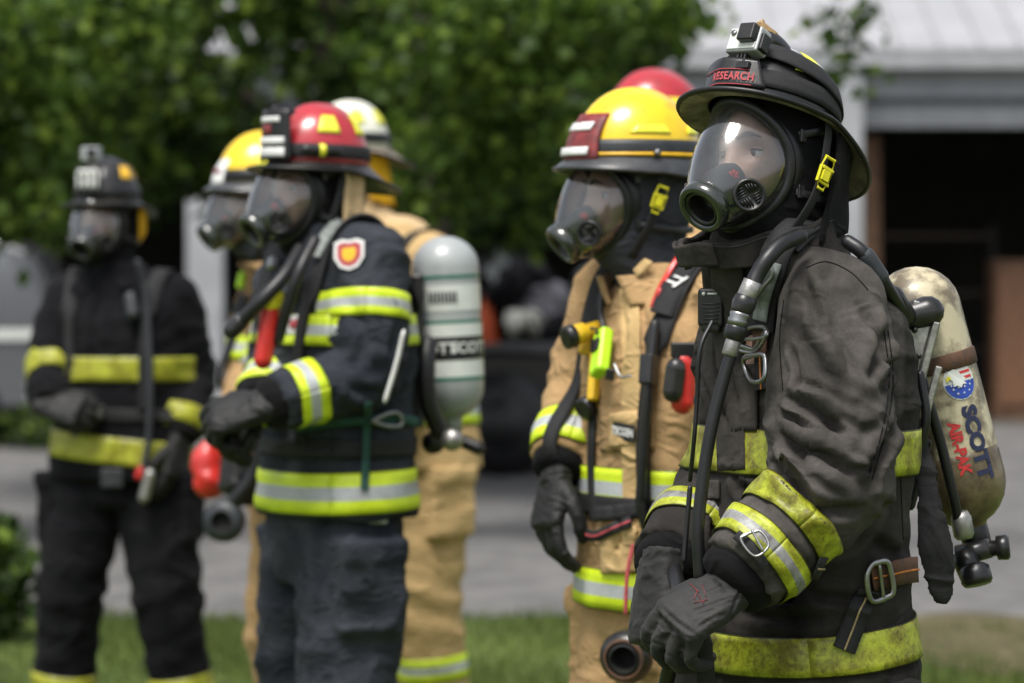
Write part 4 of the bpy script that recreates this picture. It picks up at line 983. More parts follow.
    for s_, (hp, kn, an, toe) in zip((0, 1), P['legs']):
        pts = [hp, hp.lerp(kn, .5), kn, kn.lerp(an, .5), an + U * .03]
        f = lambda t, th, q=s_: .010 * (math.exp(-((t - .52) / .12) ** 2) + math.exp(-((t - .95) / .14) ** 2) + .4) * (1 - abs(math.sin(t * 26 + 1.3 * math.sin(th + q + sd_)))) 
        tb.tube(pts, [.115, .118, .108, .10, .098], 36, n=60, fold=f)
        # cargo pocket
        pc = hp.lerp(kn, .42) + L * (.10 if s_ == 0 else -.10); m_ = Matrix((F, L, U)).transposed()
        tb.box(pc, (.16, .075, .19), m_); tb.box(pc + U * .10, (.165, .095, .05), m_)
    tm = remesh(tb, max(.008, A['vox']), 6); wrinkle(tm, A['amp'] * 1.1, seed=sd_ + 3); tv = bvh_of(tm)
    tr = link('trousers', me_shift(tm, root), M[P['pants_mat']], root); P['trousers'] = tr; P['tbv'] = tv
    for hp, kn, an, toe in P['legs']:
        band_on(tv, kn.lerp(an, 1 - A['bootz'] * .55), (an - kn), .038, tr, A['cuffs'], .15, ref=(0, -1, 0))
        bt = MB(); bt.tube([an + U * .18, an + U * .02, an - U * .01], [.062, .058, .06], 16, n=8); bt.tube([an - F * .03 - U * .03, an + F * .08 - U * .035, toe - U * .005], [.05, .05, .04], 14, n=10, rnd=True)
        bm_ = remesh(bt, .008, 3); c_ = getco(bm_); c_[:, 2] = np.maximum(c_[:, 2], .003); setco(bm_, c_)
        link('boot', me_shift(bm_, root), M['boot'], root)
    if A['hood']: P['hood'] = build_hood(root, T, W(0, 0, 1.47), A['hood'])
    if A['mask'] is not None: P['mask'] = build_mask(root, T, **A['mask'])
    return P
def pack(P, axis_top, axis_bot, rad=.075, look='grey', strap_pts=None):
    """air cylinder on its back frame"""
    root = P['root']; a = (axis_bot - axis_top); Ln = a.length; ax = a.normalized()
    prof = [(.001, 0)] + [(rad * math.sin(R(q)), rad * .95 * (1 - math.cos(R(q)))) for q in (15, 30, 45, 60, 75, 88)]
    h0, h1 = rad, Ln - rad * 1.0
    nk = [(rad * math.cos(R(q)), h1 + rad * 1.05 * math.sin(R(q))) for q in (0, 15, 30, 45, 58, 70)] + [(.022, Ln + .01), (.022, Ln + .03)]
    return prof, h0, h1, nk, ax, Ln
# ------------------------------------------------------------------ front firefighter (black helmet, dusty coat)
D1 = 4.78
def p(px, py, dy=0, D=D1): return at(px, py, D + dy)
PS = 60
A1 = dict(sh=p(832, 308, -.15), el=p(830, 486, -.24), wr=p(741, 574, -.30), d=(-.82, -.22, -.50), n=(-.50, -.66, .55), thumb=1, curl=((34, 52, 30), (38, 54, 30), (42, 56, 32), (46, 56, 34)), k=1.0,
          r=(.086, .095, .096, .088, .076, .068), bands=((.72, .022, 'trim1'), (.89, .024, 'trim3d')), gv=.0032, gk=1.09, wa=.0016, off=(.012, 0, .004), lines=[([(660, 606), (672, 618), (688, 630), (704, 640)], .0030, .0028), ([(728, 583), (706, 592), (680, 600)], .0022, .0016), ([(732, 596), (708, 606), (684, 614)], .0022, .0016), ([(728, 612), (710, 620), (696, 630)], .0022, .0018), ([(742, 580), (738, 596), (728, 618)], .0024, .0024), ([(654, 616), (662, 628), (672, 640)], .002, .002)])
A1R = dict(sh=p(756, 300, .15), el=p(736, 462, .17), wr=p(668, 560, -.10), d=(-.12, -.25, -.9), n=(-.75, -.6, .0), thumb=-1, curl=GRAB, bands=((.86, .032, 'trim3d'),), r=(.085, .085, .075, .07, .064, .058), gv=.0036)
H1 = dict(c=p(772, 160, -.03), psi=46, pitch=6, roll=2, k=.985)
def torso_px(rows, D, px0, psi):
    """rows (px, py, w, d) -> torso table with sideways drift handled by lean"""
    return rows
P1 = firefighter(795, D1, PS, 'front right firefighter in a dusty black coat, small camera on the black helmet', H1, [A1, A1R], mat='coat_sleeve', pants='coat_dirty',
    vox=.0052, amp=.0058, seed=2, bands=((1.222, .036, 'trim1', (0, 0)), (.924, .031, 'trim1', (.10, 0))), mask=dict(), hood='hood', glove='glove',
    torso=[(1.57, .05, .085, .085), (1.535, .04, .12, .10), (1.495, .02, .155, .115), (1.44, -.015, .19, .122), (1.36, -.028, .208, .132), (1.25, -.020, .214, .142), (1.12, .0, .214, .146), (1.0, 0, .218, .150), (.92, 0, .230, .160), (.83, 0, .236, .164)])
cr1 = [([(776, 432), (800, 448), (838, 466), (872, 498)], .010, .013), ([(771, 462), (790, 480), (820, 508)], .009, .012), ([(806, 277), (800, 315), (802, 352)], .010, .007), ([(888, 312), (872, 365), (852, 424)], .011, .009), ([(900, 400), (884, 440), (866, 478)], .009, .009),  # (pixels along the fold, width, depth)
    ([(800, 270), (812, 300), (818, 340)], 0.0080, 0.0093), ([(858, 300), (880, 345), (890, 400)], 0.0120, 0.0093), ([(800, 330), (830, 380), (880, 420)], 0.0120, 0.0109),
    ([(782, 395), (820, 415), (870, 470)], 0.0070, 0.0170), ([(776, 430), (800, 455), (850, 500)], 0.0070, 0.0155), ([(775, 465), (800, 490), (830, 525)], 0.0070, 0.0155), ([(779, 410), (800, 425), (830, 455)], 0.0050, 0.0093), ([(800, 380), (840, 400), (895, 440)], 0.0070, 0.0093), ([(830, 460), (860, 470), (895, 455)], 0.0060, 0.0093), ([(790, 340), (800, 370), (795, 400)], 0.0060, 0.0078), ([(870, 320), (876, 350), (868, 380)], 0.0060, 0.0078), ([(700, 300), (704, 340), (696, 380)], 0.0060, 0.0093), ([(728, 380), (726, 410), (732, 430)], 0.0050, 0.0093), ([(705, 490), (712, 530), (708, 560)], 0.0060, 0.0093), ([(760, 590), (790, 600), (830, 596)], 0.0060, 0.0109), ([(880, 500), (900, 520), (910, 550)], 0.0070, 0.0093), ([(790, 500), (820, 510), (868, 508)], 0.0090, 0.0124),
    ([(905, 420), (880, 450), (862, 500)], 0.0100, 0.0124), ([(842, 330), (850, 380), (840, 430)], 0.0140, 0.0078), ([(895, 350), (880, 390), (850, 420)], 0.0100, 0.0078),
    ([(740, 300), (735, 360), (742, 420)], 0.0080, 0.0093), ([(715, 330), (722, 390), (716, 430)], 0.0070, 0.0093), ([(700, 360), (712, 400), (700, 440)], 0.0070, 0.0093),
    ([(870, 540), (900, 560), (915, 600)], 0.0100, 0.0093), ([(800, 590), (840, 600), (900, 592)], 0.0090, 0.0093), ([(730, 610), (790, 620), (850, 615)], 0.0080, 0.0093),
    ([(760, 500), (790, 545), (800, 570)], 0.0080, 0.0078), ([(735, 470), (745, 490), (770, 500)], 0.0080, 0.0093)]
P1['trunk'] = 'coat_dirty'
dress(P1, cr1)
root1, bv1, coat1, T1 = P1['root'], P1['coat_bv'], P1['coat'], P1['T']
F1, L1 = P1['F'], P1['L']; U = Vector((0, 0, 1))
bpy.data.objects.remove(P1['collar'])
def cp1(u_, v_):
    a = R(14 + 332 * u_); c0 = p(768, 262, -.01).lerp(p(760, 226, -.02), v_); r0 = .128 - .010 * v_ + .004 * math.sin(a * 4 + 1) + .010 * v_ * math.exp(-((u_ - .03) / .06) ** 2) + .010 * v_ * math.exp(-((u_ - .97) / .06) ** 2)
    return c0 + F1 * math.cos(a) * (r0 + .006) + L1 * math.sin(a) * r0 * .98 + U * (-.030 * math.cos(a) * (.4 + .6 * v_) + .004 * math.sin(7 * a) * v_)
q = MB(); q.grid(cp1, 60, 12); col1 = q.build('collar', M['coat_dirty'], root1, solid=.010, off=0)
q = MB(); q.tube([cp1(i / 60, .86) + (cp1(i / 60, .86) - p(762, 232, -.02)).normalized() * .0055 for i in range(61)], .0009, 5); q.build('collar_stitching', M['rubber_g'], col1)
q = MB(); q.grid(lambda u, v: cp1(.94 + .1 * u if u < .6 else .0 + .1 * (u - .6), .1 + .85 * v) + F1 * (.012), 8, 8); q.build('collar_tab', M['coat_dirty'], col1, solid=.006)
# trunk of the coat is darker than the sleeve: own panels
T1 = Head(p(764, 156, -.03), 48, 19, 4, .985)
he1, dome1, brimp1 = build_helmet(root1, T1, 'trad', 'shell_k', 'brim_k', 'strap', 'ref_y', None, brimlow='brim_w', z0=.062, drop=1.3, Hh=.112)
chinstrap(he1, P1['T'], z0=.058)
# ear flap hanging behind the strap
fl = MB(); fl.grid(lambda u, v: T1(-.035 - .075 * u - .01 * v, .118 - .028 * u + .006 * math.sin(v * 5 + u * 3), .045 - .19 * v * (1 - .25 * u)), 10, 12); fl.build('ear_flap', M['hood'], he1, solid=.006)
# front shield and its lettering
def shield1(u, v): a = R(-38 + 76 * u * 1.0); q = 1 - .25 * v; return T1(-.004 + (.124 + .010 * (1 - abs(2 * u - 1)) - .002 * v) * math.cos(a * q), (.110) * math.sin(a * q), .072 + .048 * v)
sh = MB(); sh.grid(shield1, 24, 8); sh.build('front_shield', M['plast'], he1, solid=.005)
inv1 = T1.m.inverted()
put_text('RESEARCH', .0185, lambda x, y: (lambda a: T1(*[i_ + j_ for i_, j_ in zip(inv1 @ (shield1(.66 + a / R(76) / 1.12, .3) - T1.c) / T1.k, (.0055 * math.cos(a), .0055 * math.sin(a), y))]))(x / .128), 'pink', he1, spacing=1.12, bold=.0006)
rim_ = MB(); oc = T1.m @ Vector((.0045, 0, 0)); rim_.tube([shield1(.12 + .76 * i / 14, .56) + oc for i in range(15)], .0009, 6); rim_.tube([shield1(.12 + .76 * i / 14, .02) + oc for i in range(15)], .0009, 6); rim_.build('shield_stitching', M['pink'], he1)
# crest holder rising over the crown, with a worn metal finial
ch_ = MB(); ch_.tube([T1(.062, 0, .125), T1(.062, 0, .160), T1(.042, 0, .186), T1(.0, 0, .185), T1(-.04, 0, .168)], [.022, .024, .018, .014, .008], 16, n=20, rnd=True, flat=.7, ref=T1.m @ Vector((0, 1, 0))); ch_.build('crest', M['shell_k'], he1)
fi = MB(); fi.add([T1(q[0] - .030, q[1], q[2] - .018) for q in [(.085, -.012, .190), (.085, .012, .190), (.062, .009, .222), (.062, -.009, .222), (.098, -.006, .226), (.098, .006, .226), (.088, 0, .236), (.03, -.004, .214), (.03, .004, .214)]], [[0, 1, 5, 4], [4, 5, 6], [0, 4, 3], [1, 2, 5], [5, 2, 3, 6], [4, 6, 3], [2, 8, 7, 3], [1, 8, 2], [0, 3, 7], [0, 7, 8, 1]]); fi.build('crest_finial', M['tanlea'], he1, bevel=.002, smooth=False)
# goggle strap round the crown
def domeb(a, z, off): ph = math.asin(min(.98, z / .112)); return dome1(a, ph, off)
gs = MB(); gs.grid(lambda u, v: domeb(2 * math.pi * u, .045 + .030 * v + .022 * math.cos(2 * math.pi * u) , .007), 90, 4); gs.build('goggle_strap', M['strap'], he1, solid=.003)
# action camera
cm = Matrix((T1.m @ Vector((.97, .1, .2)).normalized(), (T1.m @ Vector((-.1, .99, 0))).normalized(), Vector((0, 0, 1)))).transposed()
cx = (T1.m @ Vector((1, .12, .12))).normalized(); cy = (U.cross(cx)).normalized(); cz = cx.cross(cy); cm = Matrix((cx, cy, cz)).transposed(); cc = T1(.108, .026, .150)
cb_ = MB(); cb_.box(cc, (.030, .062, .044), cm); co1 = cb_.build('camera_housing', M['camb'], he1, bevel=.004)
for nm_, off_, sz, mt_ in (('camera_lens_cap', (.020, .012, .006), (.020, .030, .030), 'plast'), ('camera_front', (.0155, 0, 0), (.003, .054, .037), 'cyl_w'), ('camera_latch', (.002, .034, -.004), (.022, .008, .03), 'plast')):
    q = MB(); q.box(cc + cm @ Vector(off_), sz, cm); q.build(nm_, M[mt_], he1, bevel=.003)
q = MB(); q.lathe([(.0001, .004), (.0045, .004), (.005, 0), (.005, -.006)], cc + cm @ Vector((.016, -.019, .010)), cx, 16); q.lathe([(.0001, .004), (.006, .003), (.006, -.004)], cc + cm @ Vector((0, -.018, .022)), cz, 16); q.build('camera_button', M['steel'], he1)
q = MB()
for j in (-1, 0, 1): q.box(cc + cm @ Vector((.0, .007 * j, -.030)), (.018, .004, .022), cm)
q.tube([cc + cm @ Vector((0, -.018, -.036)), cc + cm @ Vector((0, .018, -.036))], .004, 10); q.box(cc + cm @ Vector((-.012, 0, -.044)), (.045, .040, .012), cm); q.build('camera_mount', M['plast'], he1, bevel=.001)
# ---- cylinder and back frame
ct, cbt = p(905, 268, .12), p(972, 524, .12)
prof, h0, h1, nk, cax, CL = pack(P1, ct, cbt, .0735)
_, cu_, cv_ = frame(cax, Vector((0, -1, 0)))          # cu_ points at the camera side
def cylp(a, h, r=.0735): return ct + cax * h + (cu_ * math.cos(a) + cv_ * math.sin(a)) * r
tank = MB(); tank.lathe(prof + [(.0735, h0 + (h1 * .87 - h0) * t) for t in np.linspace(0.02, 1, 10)], ct, cax, 48, cap=False)
tk = tank.build('air_cylinder', M['cyl_c'], root1)
low = MB(); low.lathe([(.0735, h1 * .87)] + [(.0736, h1 * (.87 + .13 * t)) for t in (.2, .5, .8)] + nk, ct, cax, 48); low.build('cylinder_base', M['cyl_br'], tk)
bd = MB(); bd.lathe([(.0738, .150), (.0765, .152), (.0765, .176), (.0738, .178)], ct, cax, 48, cap=False); bd.build('cylinder_band', M['brownst'], tk)
sgn = -1
# find which rotation sense runs to the right in the picture
if cylp(.5, .2).x < cylp(0, .2).x: sgn = 1
sgn = 1 if cylp(.5, .2).x > cylp(0, .2).x else -1
def cyltext(a0, h0_, rot=0, lift=.0012):
    """x of the text runs down the axis, y towards the right-hand side"""
    return lambda x, y: cylp(sgn * (a0 + y / .0735), h0_ + x, .0735 + lift)
put_text('SCOTT', .038, cyltext(.46, .300), 'ink', tk, sx=1.0, bold=.0022)
put_text('AIR-PAK', .026, cyltext(.02, .302), 'inkr', tk, sx=.9, bold=.0012)
# round emblem: red and white stripes, blue field with stars, white bird's head
def emb(x, y, l=.0012): return cylp(sgn * (.44 + x / .0735), .198 - y, .0735 + l)
def disc(r, n=28, cx_=0, cy_=0): return [(cx_ + r * math.cos(2 * math.pi * i / n), cy_ + r * math.sin(2 * math.pi * i / n)) for i in range(n)]
def patch(name, pts, mat, l): q = MB(); q.add([emb(x, y, l) for x, y in pts], [list(range(len(pts)))]); q.build(name, M[mat], tk, smooth=False)
q = MB()
for i in range(1, 5):
    a_, b_ = disc(.030 * (i - 1) / 4 + .0001), disc(.030 * i / 4)
    for k in range(28): q.add([emb(*a_[k]), emb(*a_[(k + 1) % 28]), emb(*b_[(k + 1) % 28]), emb(*b_[k])], [[0, 1, 2, 3]])
q.build('emblem', M['cyl_w'], tk)
q = MB()
for y0 in (.023, .014, .005):
    for x0, x1 in ((.000, .013), (.013, .024)):
        x1 = min(x1, math.sqrt(max(0, .0285 ** 2 - (y0 + .002) ** 2)))
        if x1 > x0: q.add([emb(x0, y0 - .0022, .0018), emb(x1, y0 - .0022, .0018), emb(x1, y0 + .0022, .0018), emb(x0, y0 + .0022, .0018)], [[0, 1, 2, 3]])
q.build('emblem_stripes', M['inkr'], tk, smooth=False)
q = MB()
for i in range(6):
    y0, y1 = -.028 + .0045 * i, -.028 + .0045 * (i + 1); 
    w0, w1 = math.sqrt(max(0, .0285 ** 2 - y0 ** 2)), math.sqrt(max(0, .0285 ** 2 - y1 ** 2))
    for f0, f1 in ((-1, -.5), (-.5, 0), (0, .5), (.5, 1)): q.add([emb(w0 * f0, y0, .0018), emb(w0 * f1, y0, .0018), emb(w1 * f1, y1, .0018), emb(w1 * f0, y1, .0018)], [[0, 1, 2, 3]])
q.build('emblem_field', M['inkb'], tk, smooth=False)
q = MB()
for sx_, sy_ in ((-.016, -.010), (-.006, -.008), (.005, -.009), (.016, -.008), (-.010, -.018), (.001, -.019), (.012, -.017), (-.018, -.003), (.019, -.001)):
    st_ = [((.0024 if i % 2 == 0 else .001) * math.sin(i * math.pi / 5), (.0024 if i % 2 == 0 else .001) * math.cos(i * math.pi / 5)) for i in range(10)]
    q.add([emb(sx_ + x, sy_ + y, .0024) for x, y in st_], [list(range(10))])
q.build('emblem_stars', M['cyl_w'], tk, smooth=False)
patch('emblem_bird', [(-.024, .012), (-.018, .020), (-.008, .022), (.000, .016), (.004, .008), (.010, .004), (.006, -.001), (.010, -.006), (.002, -.005), (-.002, -.010), (-.008, -.005), (-.015, -.006), (-.014, .004), (-.019, .008)], 'cyl_w', .003)
patch('emblem_beak', [(-.0225, .0125), (-.0165, .0125), (-.016, .007), (-.020, .0075), (-.0225, .003), (-.0245, .008)], 'buckle_y', .0036)
# valve, gauge and hoses at the bottom
vb = p(980, 540, .11)
va = MB(); va.lathe([(.020, -.045), (.024, -.03), (.024, 0), (.020, .012), (.016, .02)], cbt + cax * .035, cax, 24); va.tube([p(958, 556, .10), p(990, 548, .08)], [.018, .016], 18); va.lathe([(.013, 0), (.013, .016), (.020, .018), (.021, .034), (.017, .038), (.0001, .038)], p(986, 549, .09), Vector((1, -.2, .12)), 20, cap=False)
va.tube([p(962, 552, .08), p(972, 575, .07)], [.021, .021], 18); va.lathe([(.017, -.006), (.025, .0), (.026, .022), (.022, .028), (.0001, .028)], p(974, 568, .06), Vector((.2, -.3, -1)), 20, cap=False)
va.build('cylinder_valve', M['plast'], tk)
nk_ = MB(); nk_.lathe([(.013, -.02), (.017, -.01), (.017, .018), (.013, .024)], p(962, 524, .02), Vector((.2, .05, -1)), 18); nk_.build('hose_fitting', M['steel_w'], tk)
def pl(name, pix, r, mat, parent=root1, n=40, seg=12, flat=1.0, ref=(0, -1, 0), rnd=True):
    q = MB(); q.tube([p(*x) for x in pix], r, seg, n=n, rnd=rnd, flat=flat, ref=ref); return q.build(name, M[mat], parent)
pl('pressure_hose', [(960, 530, .02), (952, 490, -.0), (940, 440, -.01), (925, 390, -.02), (915, 350, -.02)], .0085, 'rubber', n=50)
# back frame
bf = MB(); bm_ = Matrix.Rotation(R(15), 3, 'Y')
bf.box(p(900, 400, .06), (.05, .09, .30), bm_); bf.box(p(916, 330, .0), (.046, .07, .045), bm_); bf.box(p(905, 470, .05), (.05, .10, .12), bm_); frm = bf.build('back_frame', M['plast'], root1, bevel=.008)
wl_ = MB()
wl_.box(p(913, 350, -.035), (.034, .016, .150), bm_); wl_.box(p(925, 366, -.045), (.012, .010, .145), bm_); wl_.box(p(932, 392, -.035), (.012, .010, .085), bm_); wl_.box(p(906, 376, -.035), (.018, .012, .02), bm_); wl_.box(p(920, 308, -.04), (.026, .012, .02), bm_)
wl_.build('regulator_body', M['steel_w'], frm, bevel=.003)
sc_ = MB()
for a_, b_ in ((907, 325), (915, 330), (911, 350), (919, 356), (915, 378), (922, 386)): sc_.lathe([(.0001, .004), (.004, .0035), (.0048, 0), (.0048, -.01)], p(a_, b_, -.048), Vector((0, -1, 0)), 12)
sc_.build('frame_screw', M['plast'], frm)
pl('reducer_cap', [(906, 318, -.03), (928, 312, -.03)], [.024, .026], 'plast', frm, n=8)
pl('drain_hose', [(920, 375, -.055), (926, 420, -.06), (915, 460, -.05), (903, 492, -.04)], .0075, 'rubber', frm)
# hose running over the shoulder to the frame
pl('shoulder_hose', [(848, 242, -.13), (862, 252, -.14), (876, 270, -.135), (888, 290, -.12), (904, 316, -.06)], .0115, 'rubber', n=50)
pl('hose_clamp', [(866, 256, -.138), (880, 277, -.132)], .0145, 'rubber_g', n=6)
pl('hose_clamp', [(893, 297, -.08), (905, 316, -.05)], .0185, 'plast', n=6)
# loose pad behind the hip
pd = MB(); pd.tube([p(914, 425, -.03), p(924, 465, -.05), p(930, 505, -.06), p(936, 548, -.06), p(942, 592, -.05)], [.014, .018, .022, .030, .020], 20, n=30, rnd=True, flat=.16, ref=(0, -1, 0)); pm = remesh(pd, .0032, 2); wrinkle(pm, .0035, (14, 14, 20), 3); link('hip_pad', me_shift(pm, root1), M['strap'], root1)
# ---- harness straps on the coat
sw = lambda pix, w_, mat, name, **kw: pix_strip(bv1, pix, w_, coat1, mat, name, **kw)
strap_sh = [(815, 228), (795, 234), (780, 250), (772, 275), (768, 305), (766, 330)]
sw([(784, 246), (800, 232), (820, 226), (842, 232), (862, 246), (878, 268)], .052, 'strap', 'shoulder_strap', lift=.006, thick=.008)
sw(strap_sh, .046, 'strap', 'shoulder_strap', lift=.012, thick=.010)
sw([(778, 262), (771, 285), (767, 318)], .026, 'palest', 'pale_strap', lift=.021, thick=.002)
sw([(766, 318), (765, 345), (764, 352)], .030, 'brownst', 'brown_strap', lift=.012, thick=.003)
sw([(764, 352), (766, 400), (768, 440), (768, 490)], .026, 'strap', 'chest_strap', lift=.008)
sw([(764, 352), (766, 400), (768, 440), (768, 480)], .0025, 'orangest', 'strap_stitching', lift=.0105, thick=.001)
def onc(px_, py_, lift=.01, bv=None):
    h, n = hit(bv or bv1, px_, py_)
    if h is None: return p(px_, py_, -.1), Vector((0, -1, 0))
    return h + n * lift, n
def wire(name, pix, r, mat, lift=.014, closed=False, parent=None, bv=None):
    P_ = [onc(a, b, lift, bv)[0] for a, b in pix]
    if closed: P_ = P_ + P_[:2]
    q = MB(); q.tube(P_, r, 8, n=len(P_) * 5, cap=not closed, rnd=not closed); return q.build(name, M[mat], parent or coat1)
wire('triangle_ring', [(746, 343), (764, 350), (779, 334), (776, 346), (764, 353), (750, 350)], .0032, 'steel', .022, True)
wire('slide_buckle', [(755, 360), (774, 357), (778, 362), (777, 380), (770, 384), (760, 378)], .0038, 'steel', .022, True)
wire('slide_buckle', [(752, 338), (757, 328), (777, 330), (779, 340)], .0030, 'steel', .022, True)
wire('snap_hook', [(766, 268), (774, 266), (777, 272), (770, 284), (762, 298), (757, 292), (764, 278)], .0034, 'steel', .030, True)
# ---- front of coat: placket, pockets, radio mic, hose
def patchon(name, poly, mat, lift=.004, thick=.004, bv=None, parent=None, nu=10, nv=10):
    """quad patch (4 pixel corners, clockwise from top left) laid on the surface"""
    a, b, c, d = [Vector((*q, 0)) for q in poly]
    def f(u, v):
        q = a.lerp(b, u).lerp(d.lerp(c, u), v); h, n = hit(bv or bv1, q.x, q.y)
        if h is None: h, n = f.last
        f.last = (h, n); return h + n * lift
    f.last = (p(*poly[0], -.1), Vector((0, -1, 0)))
    q = MB(); q.grid(f, nu, nv); return q.build(name, M[mat], parent or coat1, solid=thick, off=0)
patchon('coat_placket', [(715, 262), (745, 258), (748, 470), (722, 472)], 'coat_dirty', .006, .006, nv=30)
patchon('chest_pocket', [(735, 365), (760, 365), (760, 432), (735, 432)], 'coat_dirty', .006, .006)
patchon('pocket_flap', [(700, 482), (722, 481), (722, 500), (700, 502)], 'coat_dirty', .006, .005)
# radio speaker microphone
rc, rn = onc(722, 302, .022); rc = p(722, 302, 0); h_, _n = onc(722, 302, .02); rc = h_
rmx = Matrix((Vector((.93, -.36, 0)), Vector((.36, .93, 0)), Vector((0, 0, 1)))).transposed()
rb = MB(); rb.box(rc, (.044, .024, .062), rmx); rb.box(rc + rmx @ Vector((0, 0, -.03)), (.034, .022, .02), rmx); ra = rb.build('radio_microphone', M['plast'], root1, bevel=.006)
rg = MB()
for j in range(6): rg.box(rc + rmx @ Vector((.002, -.0125, .006 - j * .006)), (.030 - j * .0015, .003, .0022), rmx)
rg.build('speaker_grille', M['rubber_g'], ra); rl = MB(); rl.lathe([(.0001, .002), (.003, .002), (.003, 0)], rc + rmx @ Vector((-.010, -.012, .022)), Vector((-.36, -.93, 0)), 14); rl.box(rc + rmx @ Vector((.004, -.0125, .022)), (.016, .001, .003), rmx); rl.build('microphone_mark', M['cyl_w'], ra)
pl('microphone_cord', [(712, 322, -.22), (700, 350, -.24), (697, 400, -.24), (694, 440, -.24), (690, 480, -.22)], .0035, 'rubber')
# breathing hose down the chest: from the shoulder, quick-connect, then down to the hand
hz = [(800, 236, -.20), (782, 244, -.23), (768, 258, -.25), (757, 275, -.255), (752, 287, -.26)]
pl('air_hose', hz, .0125, 'rubber', n=40)
pl('air_hose', [(734, 345, -.262), (722, 385, -.265), (711, 430, -.27), (703, 480, -.275), (698, 530, -.28), (700, 575, -.28)], .0098, 'rubber', n=60)
def fit(a, b, segs, mat, name): 
    A_, B_ = p(*a), p(*b); q = MB(); d_ = B_ - A_; q.lathe([(r_, d_.length * t) for t, r_ in segs], A_, d_, 24); return q.build(name, M[mat], root1)
fit((753, 281, -.26), (746, 298, -.26), ((0, .0135), (.02, .0145), (.9, .0150), (1, .0140)), 'steel_w', 'hose_ferrule')
fit((747, 296, -.26), (740, 314, -.262), ((0, .014), (.1, .0175), (.5, .0185), (.8, .0165), (1, .015)), 'plast', 'quick_connect')
fit((741, 312, -.262), (737, 326, -.262), ((0, .015), (.2, .0165), (.45, .0145), (.6, .0165), (1, .0155)), 'steel', 'quick_connect')
fit((738, 325, -.262), (733, 340, -.262), ((0, .0150), (.2, .0175), (.8, .0165), (1, .013)), 'plast', 'quick_connect')
fit((734, 339, -.262), (729, 356, -.263), ((0, .0105), (.1, .0120), (.9, .0120), (1, .0105)), 'steel_w', 'hose_ferrule')
# ---- waist belt
w_pts = [(812, 566), (830, 567), (850, 569), (868, 572)]
sw(w_pts, .036, 'strap', 'waist_belt', lift=.008); sw(w_pts, .003, 'thread', 'belt_stitching', lift=.0115, thick=.001)
sw([(868, 578), (885, 573), (905, 570), (924, 570)], .040, 'brownst', 'waist_belt', lift=.010, thick=.004, label='brown worn webbing by the hip')
sw([(868, 578), (885, 573), (905, 570), (924, 570)], .003, 'orangest', 'belt_stitching', lift=.014, thick=.001)
sw([(866, 588), (856, 612), (842, 650)], .036, 'strap', 'belt_tail', lift=.012); sw([(866, 588), (856, 612), (842, 650)], .003, 'thread', 'belt_stitching', lift=.0155, thick=.001)
wire('belt_buckle', [(868, 563), (878, 560), (884, 566), (885, 586), (878, 593), (866, 592), (861, 580)], .005, 'steel', .018, True); wire('belt_buckle', [(874, 562), (876, 592)], .0035, 'steel', .020)
# ---- wrist strap with buckle on the near cuff
bva = bv1
sw([(738, 536), (748, 544), (758, 556), (764, 566)], .016, 'strap', 'cuff_strap', lift=.010)
wire('cuff_buckle', [(745, 541), (757, 537), (765, 549), (755, 556)], .0022, 'steel', .020, True); wire('cuff_buckle', [(751, 538), (760, 552)], .0020, 'steel', .022)
# red scuffed mark on the glove
gb = bvh_of(A1['glove'].data)
def ghit(px_, py_):
    o = ORG[root1.name]; d_ = (at(px_, py_, 1) - CAM).normalized(); h = gb.ray_cast(CAM - o, d_); return (h[0] + o, h[1]) if h[0] else (None, None)
for a0_, a1_, p0_, p1_, mt_ in ((76, 98, 47, 66, 'ref_y'), (58, 70, 44, 70, 'camb'), (106, 112, 44, 66, 'camb'), (-76, -98, 47, 66, 'ref_y')):
    q = MB(); q.grid(lambda u_, v_: dome1(R(a0_ + (a1_ - a0_) * u_), R(p0_ + (p1_ - p0_) * v_), .0035), 6, 5); q.build('reflective_marker', M[mt_], he1, solid=.001)
for pix_ in ([(806, 268), (826, 262), (850, 272), (868, 290)], [(888, 330), (893, 380), (886, 430), (872, 480)], [(884, 331), (889, 380), (882, 430), (868, 478)], [(784, 300), (780, 340), (783, 390)], [(722, 320), (720, 380), (722, 430)], [(744, 440), (746, 520)], [(900, 470), (903, 540)]):
    for w__, mt_ in ((.0014, 'hood'),): pix_strip(bv1, pix_, w__, coat1, mt_, 'seam', lift=.0006, thick=.0012, n=40)
q = MB()
for a_, b_, c_, d_ in ((690, 584, 699, 592), (698, 590, 694, 600), (702, 585, 706, 597), (694, 603, 708, 600), (699, 596, 704, 604)):
    h1_, n1_ = ghit(a_, b_); h2_, n2_ = ghit(c_, d_)
    if h1_ and h2_: q.tube([h1_ + n1_ * .0008, h2_ + n2_ * .0008], .0008, 6)
if q.v: q.build('glove_mark', M['leather_r'], A1['glove'])
# hanging regulator and straps held in the hands
pl('held_strap', [(700, 640, -.30), (705, 665, -.29), (706, 700, -.27), (706, 740, -.25)], .014, 'strap', flat=.3)
pl('held_hose', [(672, 560, -.12), (680, 600, -.25), (676, 640, -.27), (664, 700, -.2), (668, 760, -.1)], .012, 'rubber')
pl('radio_antenna', [(690, 488, -.25), (684, 560, -.26)], .004, 'rubber')
